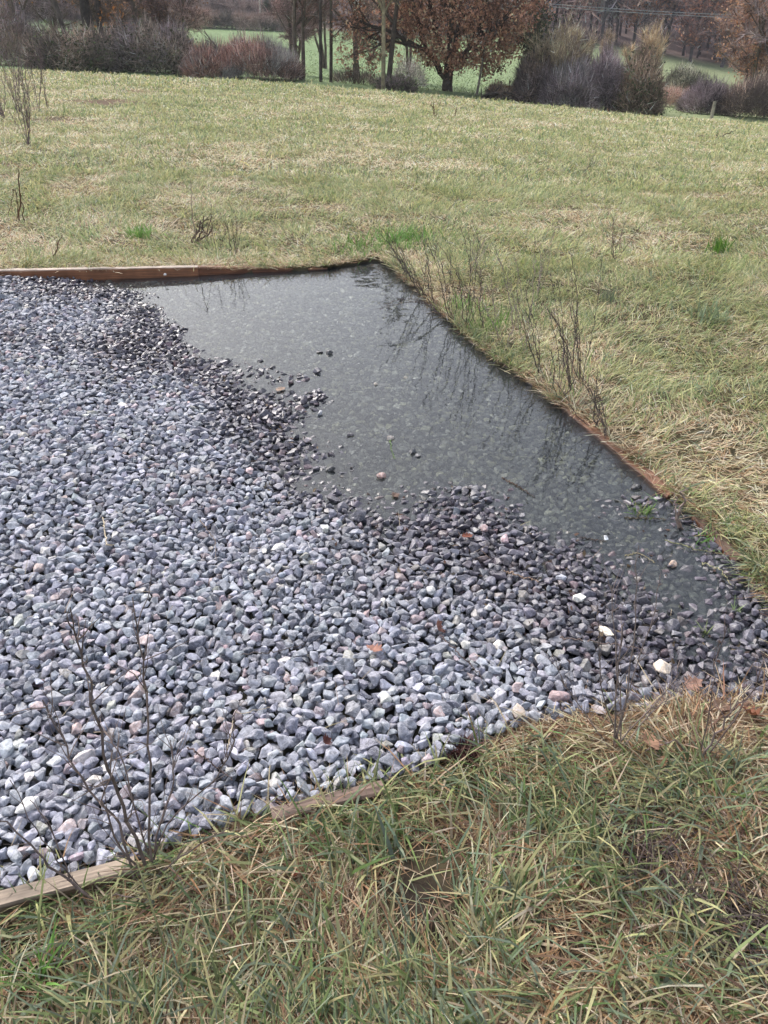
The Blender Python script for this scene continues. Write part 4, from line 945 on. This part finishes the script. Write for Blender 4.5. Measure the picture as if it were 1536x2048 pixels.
# loose twigs on gravel and in the water
def twig(pts, label, r=.0018, col=(.14, .10, .08), side=2, cat='twig', water=False):
    W = []
    for i in range(len(pts)-1):
        for f in (0, .25, .5, .75): W.append(np.array(pts[i])*(1-f)+np.array(pts[i+1])*f)
    W.append(np.array(pts[-1])); W3 = []
    for x, y in W:
        q = P(x, y, .03); z = max(surf(q[0], q[1]), 0.0 if water else -9); q = P(x, y, z); z = max(surf(q[0], q[1], .008), 0.0 if water else -9)+r; W3.append(P(x, y, z))
    W3 = np.array(W3); W3[1:-1, 2] = np.maximum(W3[1:-1, 2], (W3[:-2, 2]+W3[2:, 2])/2)
    g = G(); rr = np.random.default_rng(int(pts[0][0])); o = W3[0]; stem_poly(g, W3-o, r, r*.5, col, rr, side, .05)
    ob = g.build('twig' if cat == 'twig' else cat.replace(' ', '_'), M_stem); ob.location = o; return tag(ob, label, cat, 'loose twigs and stalks')
twig([(1005, 955), (1040, 975), (1070, 994)], 'dark twig floating in the near right part of the puddle', .003, (.09, .06, .045), 0, water=True)
twig([(1010, 1142), (1040, 1152), (1078, 1163)], 'pale brown twig on wet stones below the puddle', .003, (.27, .19, .14), 0)
twig([(1250, 1036), (1290, 1036), (1332, 1039)], 'thin dark stick lying across the right hand shallows', .0028, (.10, .08, .05), 0, water=True)
twig([(1160, 1075), (1185, 1079), (1212, 1083)], 'fine dark twig touching the white pebble in the water', .002, (.09, .07, .06), 0, water=True)
twig([(1120, 1275), (1200, 1285), (1290, 1300)], 'long thin brown stalk across the stones behind the near right shrub', .002, (.18, .13, .11), 1)
twig([(880, 1270), (920, 1310), (960, 1350)], 'dark bent twig on the stones right of the curled leaf', .0022, (.10, .075, .07), 2)
twig([(375, 1495), (420, 1525), (465, 1560)], 'dark twig across the near stones beside the tall dead shrub', .0022, (.085, .06, .055), 2)
twig([(480, 1310), (540, 1305), (610, 1290)], 'faint dark twig lying level in the middle of the gravel', .0018, (.11, .09, .085), 2)
twig([(400, 1040), (430, 1080), (432, 1120)], 'thin pale brown stalk curling over mid gravel stones', .0015, (.22, .16, .12), 0)
twig([(455, 1500), (470, 1430), (540, 1415)], 'pale bent grass stalk on the near stones', .0015, (.42, .35, .25), 0)
twig([(780, 880), (783, 900), (790, 918)], 'green grass blade lying in the puddle by the small black stone', .002, (.13, .20, .07), 0, water=True)
twig([(205, 1035), (215, 1090), (228, 1090)], 'short cream splinter on the left stones', .0022, (.50, .42, .30), 0)
twig([(1330, 1080), (1395, 1100), (1460, 1110)], 'curved green brown stalk in the far part of the shallows', .002, (.20, .20, .10), 1, water=True)
twig([(1405, 1125), (1440, 1140), (1462, 1170)], 'arched straw stalk lying in the grey shallows', .002, (.33, .31, .18), 0, water=True)
twig([(1250, 1112), (1275, 1105), (1310, 1125)], 'pale looped stalk at the edge of the shallows', .002, (.35, .30, .18), 0, water=True)
# oak leaves
def leaf(px, py, size, yaw, label, col=(.34, .20, .14), curl=.5, z=None, tilt=(0, 0), water=False, narrow=1.0, name='fallen_leaf'):
    rr = np.random.default_rng(int(px*7+py)); n = 22; t = np.linspace(0, 1, n)
    wv = narrow*.36*np.sin(pi*t**.75)**.8*(1+.30*np.sin(t*pi*2*4.2+.5)); wv[0] = .015; wv[-1] = .01
    V = []; rows = (-1, -.55, 0, .55, 1)
    for k in rows:
        x = t-.5; y = wv*k*(1+.08*rr.normal()); zz = curl*(.35*(x**2)+.9*(y**2))-.03*(k == 0)+.03*np.sin(t*9+k*2)
        V.append(np.stack([x+.06*abs(k)*0, y, zz], 1))
    V = np.stack(V, 1).reshape(-1, 3)*size; Q = [[i*5+k, (i+1)*5+k, (i+1)*5+k+1, i*5+k+1] for i in range(n-1) for k in range(4)]
    C = np.tile(np.array(col), (len(V), 1))*(rr.lognormal(0, .12, (len(V), 1))); C[2::5] *= 1.2
    g = G(); g.add(V, Q=Q, C=C); segs_tubes(g, [(-.5*size, 0, 0, -.78*size, .04*size, .03*size, size*.012, size*.009)], 4, np.array(col)*.7, 0)
    if z is None:
        q = P(px, py, .03); z = surf(q[0], q[1], .02); q = P(px, py, z); z = max(surf(q[0], q[1], .02), 0 if water else -9)+.004
    o = g.build(name, M_leaf, smooth=True); o.location = P(px, py, z); o.rotation_euler = (tilt[0], tilt[1], yaw)
    return tag(o, label, 'leaf', 'fallen oak leaves')
leaf(748, 1297, .05, 2.6, 'red brown oak leaf lying open in the middle of the gravel', (.33, .17, .13), .6, tilt=(.2, .1))
leaf(876, 1252, .05, 1.3, 'curled dark red leaf standing on edge among wet stones', (.19, .09, .07), 1.6, tilt=(1.0, .2))
leaf(1388, 1368, .06, .5, 'pinkish oak leaf on the stones at the near right edge', (.42, .25, .19), .5, tilt=(.25, 0))
leaf(1300, 1480, .065, 1.6, 'large pale brown oak leaf held in the grass near the right shrub', (.40, .235, .155), .6, z=.075, tilt=(.35, .1))
leaf(1325, 1525, .03, 4.4, 'small curled brown leaf below the large pale oak leaf', (.30, .17, .10), 1.3, z=.06, tilt=(.5, .3))
leaf(652, 1482, .035, 1.0, 'dark maroon crumpled leaf among the near stones', (.10, .035, .03), 1.8, tilt=(.6, .5))
leaf(562, 778, .055, .8, 'pale tan oak leaf lying in the shallows beside the black stones', (.36, .26, .20), .3, water=True)
leaf(790, 990, .04, 2.0, 'dull brown leaf at the near edge of the puddle', (.14, .09, .07), .8, water=True)
leaf(935, 1072, .04, .2, 'rust red leaf wedged between wet stones below the puddle', (.20, .07, .045), 1.0)
leaf(1160, 1765, .05, 1.9, 'narrow upright brown leaf deep in the foreground grass', (.27, .12, .06), 1.0, z=.055, tilt=(.9, 0), narrow=.6)
leaf(1500, 1425, .06, 2.4, 'curved dark red brown leaf at the right edge of the near grass', (.22, .09, .05), 1.3, z=.06, tilt=(.6, 0))
leaf(1440, 1412, .045, .2, 'torn brown leaf resting on the near right board', (.26, .17, .12), .9, z=.06, tilt=(.2, .2))
leaf(1463, 905, .06, .9, 'dark folded leaf standing up in the straw of the right bank', (.11, .09, .05), 1.5, z=.07, tilt=(.9, .2))
leaf(590, 1750, .03, 3.0, 'small rust coloured leaf scrap in the grass near the tall dead shrub', (.25, .08, .05), 1.5, z=.05, tilt=(.5, .5))
leaf(505, 640, .045, .2, 'dim drowned leaf in the far part of the puddle', (.12, .07, .06), .2, z=-.008)
# odd stones
def stone(px, py, size, label, col, sub=2, wet=0., z=None, flat=(1, .78, .6), yaw=0, cuts=10, seed=None):
    rr = np.random.default_rng(seed or int(px*3+py)); HV, HF = hull_rock(rr, 18, .10); V = HV*np.array(flat)*size*.55
    g = G(); g.add(V, T=HF, C=np.array([*col, wet])); o = g.build('stone', M_stone)
    if z is None:
        q = P(px, py, .03); z = surf(q[0], q[1], size*.25); q = P(px, py, z); z = surf(q[0], q[1], size*.25)-size*.03
    o.location = P(px, py, z); o.rotation_euler = (rr.normal(0, .15), rr.normal(0, .15), yaw)
    return tag(o, label, 'stone', 'stones that stand out from the gravel')
W1 = (.74, .72, .66)
for a in [(1158, 1196, .040, 'bright white rounded stone, whitest on the wet gravel', W1), (1210, 1262, .060, 'long cream bone shaped stone behind the near right shrub', (.72, .64, .52)),
          (1012, 1078, .042, 'pink stone at the upper edge of the wet gravel', (.50, .34, .36)), (1325, 1334, .052, 'cream and orange stone right of the near right shrub', (.62, .52, .42)),
          (968, 1056, .04, 'pinkish brown stone near the puddle with the rusty leaf to its left', (.36, .26, .26)),
          (180, 803, .036, 'pale lilac stone largest in the left back of the gravel', (.55, .55, .60)), (772, 1397, .040, 'small bright cream stone near the front of the gravel', W1),
          (55, 1610, .055, 'white streaked stone at the near left', (.62, .60, .58)), (108, 1522, .034, 'wedge shaped white stone left of the tall dead shrub', (.74, .73, .70)),
          (500, 942, .040, 'pink and white stone between dry and wet gravel', (.52, .38, .38)), (1122, 1155, .036, 'pale grey angular stone standing proud of wet ones', (.42, .43, .48)),
          (1040, 1425, .045, 'buff coloured stone at the grass edge', (.48, .40, .33)), (880, 1425, .04, 'salmon tinted stone near the front right of the gravel', (.46, .35, .34)),
          (460, 1004, .036, 'small rose grey stone near the middle of the gravel', (.42, .33, .36)), (75, 1412, .035, 'speckled pink stone near the left edge', (.50, .37, .36)),
          (240, 745, .030, 'light grey stone in the far left gravel', (.5, .5, .54)), (860, 1180, .038, 'smooth white grey stone right of centre among wet stones', (.56, .55, .54)),
          (975, 1215, .03, 'small white oval stone in the dark wet gravel', (.58, .56, .54)), (330, 549, .022, 'tiny white stone beside the far board', (.60, .58, .54))]:
    stone(*a, yaw=a[0] % 3 if a[0] != 1210 else 2.2, flat=(1, .42, .42) if a[0] == 1210 else (1, .8, .62))
for a in [(657, 706, .045, 'single black stone standing out of the far puddle', (.03, .03, .032), .8, .004), (826, 903, .036, 'black stone with a mirror image in the near puddle', (.035, .035, .04), .7, .006), (836, 912, .03, 'second wet dark stone touching the mirrored black one', (.06, .06, .07), .7, .001),
          (780, 876, .034, 'pale brown spotted stone breaking the puddle surface', (.36, .31, .27), .3, .004), (752, 768, .026, 'small tan stone at the water surface in mid puddle', (.33, .29, .24), .3, .002), (811, 755, .026, 'small buff stone at the water surface right of mid puddle', (.36, .32, .25), .3, .001),
          (1135, 868, .034, 'cream white stone under clear water near the board', (.60, .57, .42), .2, -.010), (1209, 1076, .028, 'shiny white pebble in the grey shallows', (.75, .76, .76), .3, .003), (1345, 1127, .038, 'tan stone with a red brown underside in the shallows', (.46, .33, .25), .3, .006),
          (1226, 893, .036, 'blue grey stone against the orange board', (.20, .24, .28), .5, .004), (1272, 975, .045, 'flat black stone at the water edge below the green tuft', (.03, .03, .03), .7, .003), (640, 826, .034, 'white veined grey stone at the inner shore of the puddle', (.34, .34, .36), .4, .006), (615, 880, .034, 'pale stone at the shore of the puddle with pink side', (.44, .37, .37), .3, .012), (660, 938, .04, 'very dark block shaped stone on the near shore of the puddle', (.025, .025, .025), .8, .008), (762, 952, .04, 'reddish tan stone in the water off the near shore', (.34, .22, .19), .5, .006)]:
    stone(*a[:5], wet=a[5], z=a[6], yaw=a[0] % 3)
for k, (px, py) in enumerate([(640, 705), (612, 798), (700, 870), (545, 735), (560, 760), (520, 722), (600, 750), (583, 785)]):
    stone(px, py, .036, ['dark wet stone just left of the single black stone', 'wet stone off the tip of the black row', 'small wet stone low in mid puddle', 'dark stone at the head of the black row in the puddle', 'second stone of the black row in the puddle', 'dark stone at the left of the black row', 'dark stone at the right of the black row', 'dark stone below the black row'][k], (.05, .045, .05), wet=.8, z=.001)
# green tufts
def tuft(px, py, n, L, label, rr, cols, wd=.004, z=0, lean=(.05, .9), spread=.02, name='grass_tuft', bend=(.2, 1.0)):
    b = P(px, py, z)
    if z is None: pass
    g = G(); xy = rr.normal(0, spread, (n, 2)); base = np.hstack([xy, np.full((n, 1), -.01)]); c = np.array(cols)[rr.integers(0, len(cols), n)]*rr.lognormal(0, .15, (n, 1))
    blades(g, base, L*rr.uniform(.5, 1.1, n), np.full(n, wd)*rr.uniform(.7, 1.3, n), rr.uniform(0, 2*pi, n), rr.uniform(*lean, n), rr.uniform(*bend, n), c, rr)
    o = g.build(name, M_grass); o.location = b; return tag(o, label, 'grass tuft', 'separate grass tufts')
rr = np.random.default_rng(66); GR = [(.13, .24, .06), (.18, .28, .09), (.24, .30, .12), (.32, .28, .15)]
tuft(1285, 1022, 70, .055, 'green grass tuft growing out of the shallow water', rr, GR, .0045)
tuft(1318, 1000, 4, .08, 'few broad bright blades leaning right of the water tuft', rr, [(.22, .38, .14)], .007, spread=.0015, lean=(.5, .8))
tuft(1450, 1025, 40, .05, 'green sprigs under the rotten board', rr, GR, .004)
tuft(1425, 1085, 40, .06, 'bright green sprigs beside the grey shallows', rr, [(.12, .26, .06), (.16, .3, .08)], .005, spread=.025)
tuft(1470, 1225, 14, .07, 'pale green upright blades in the right hand stones', rr, [(.28, .36, .18)], .004, spread=.006, lean=(0, .4))
tuft(1410, 1265, 9, .06, 'small pale shoots right of the near stones', rr, [(.3, .36, .16)], .004, spread=.003)
tuft(1360, 1010, 26, .04, 'small leafy sprig right of the water tuft', rr, GR, .006)
tuft(1440, 500, 90, .13, 'dark green rush like tuft in the right field', rr, [(.10, .22, .04), (.15, .26, .05)], .006, z=.03, spread=.04, lean=(0, .6), bend=(0, .6))
tuft(1215, 605, 50, .15, 'thin grey green upright tuft up the right bank', rr, [(.17, .20, .14)], .004, z=.03, spread=.025, lean=(0, .35), bend=(0, .3))
tuft(280, 470, 120, .12, 'bright green tuft in the far left field behind the board', rr, [(.16, .30, .07), (.22, .36, .11)], .007, z=.07, spread=.06)
tuft(800, 478, 260, .12, 'fresh green grass clump behind the far corner of the puddle', rr, [(.14, .29, .06), (.20, .34, .10)], .007, z=.03, spread=.14)
tuft(720, 500, 200, .11, 'green grass clump left of the far corner of the puddle', rr, [(.14, .26, .06), (.22, .32, .11)], .007, z=.02, spread=.12)
tuft(925, 620, 110, .14, 'green grass overhanging the water beside the weeds', rr, [(.15, .29, .06), (.24, .32, .12)], .006, z=.02, spread=.06)
tuft(985, 655, 110, .13, 'second green overhang of grass further along the right bank', rr, [(.15, .29, .06), (.28, .32, .14)], .006, z=.02, spread=.06)
tuft(1420, 640, 80, .16, 'greyish green longer grass tuft in the right field', rr, [(.20, .26, .16), (.26, .32, .18)], .006, z=.03, spread=.05)
tuft(75, 1960, 30, .13, 'broad bright green blades at the lower left corner', rr, [(.17, .32, .08)], .006, z=.02, spread=.02, lean=(.1, .5))

tuft(1300, 1690, 170, .16, 'mat of dark purple brown dead stalks in the foreground grass at the right', rr, [(.10, .07, .065), (.14, .10, .09), (.07, .05, .05)], .0028, z=.045, lean=(1.0, 1.5), spread=.05, name='dead_grass_clump', bend=(0, .5))
tuft(1480, 1850, 120, .15, 'dark wet dead stalks at the lower right picture edge', rr, [(.08, .06, .055), (.12, .09, .08)], .003, z=.04, lean=(1.0, 1.5), spread=.04, name='dead_grass_clump', bend=(0, .5))
tuft(925, 1500, 160, .045, 'dark maroon moss like clump at the edge of the near gravel', rr, [(.06, .022, .022), (.09, .04, .035)], .004, z=.05, lean=(0, 1.4), spread=.018, name='moss_clump', bend=(0, 2))
# litter caught between the stones
def litter():
    r_ = np.random.default_rng(808); g = G()
    i = r_.choice(np.where((wet > .4) & (under < .5))[0], 900); p = np.stack([sx[i], sy[i], sz[i]+S[i, 5]*.75], 1)+r_.normal(0, .006, (900, 3))*[1, 1, .3]
    p[:, 2] = np.maximum(p[:, 2], .002)
    leaf_quads(g, p, r_.uniform(.005, .014, 900), np.array([(.05, .03, .025), (.10, .055, .04), (.03, .025, .02), (.14, .10, .06)])[r_.integers(0, 4, 900)], r_, flat=1.5)
    n = 380; k = r_.integers(0, ns, n); k = k[(under[k] < .3)]; n = len(k)
    b = np.stack([sx[k], sy[k], sz[k]+S[k, 5]*.9+.004], 1)
    blades(g, b, r_.uniform(.03, .10, n), r_.uniform(.0012, .0024, n), r_.uniform(0, 2*pi, n), r_.uniform(1.25, 1.6, n), r_.normal(0, .35, n), np.array([(.42, .34, .24), (.25, .17, .12), (.30, .26, .15)])[r_.integers(0, 3, n)]*r_.lognormal(0, .2, (n, 1)), r_)
    tag(g.build('plant_litter', M_leaf), 'scraps of dead leaf and straw caught between the stones', 'plant litter', kind='stuff')
litter()
# ------------------------------------------------------------------ air
def haze():
    x0, x1, y0, y1, z0, z1 = -420, 420, -60, 560, -10.5, 85
    me = bpy.data.meshes.new('haze'); v = [(x, y, z) for x in (x0, x1) for y in (y0, y1) for z in (z0, z1)]
    me.from_pydata(v, [], [(0, 1, 3, 2), (4, 6, 7, 5), (0, 4, 5, 1), (2, 3, 7, 6), (0, 2, 6, 4), (1, 5, 7, 3)])
    m = bpy.data.materials.new('damp_air'); m.use_nodes = True; n = m.node_tree; n.nodes.clear()
    o = n.nodes.new('ShaderNodeOutputMaterial'); pv = n.nodes.new('ShaderNodeVolumePrincipled'); pv.inputs['Color'].default_value = (.86, .90, 1, 1); pv.inputs['Density'].default_value = .00045; pv.inputs['Anisotropy'].default_value = .2
    n.links.new(pv.outputs[0], o.inputs['Volume']); me.materials.append(m)
    ob = bpy.data.objects.new('haze', me); sc.collection.objects.link(ob); ob['kind'] = 'stuff'
haze()
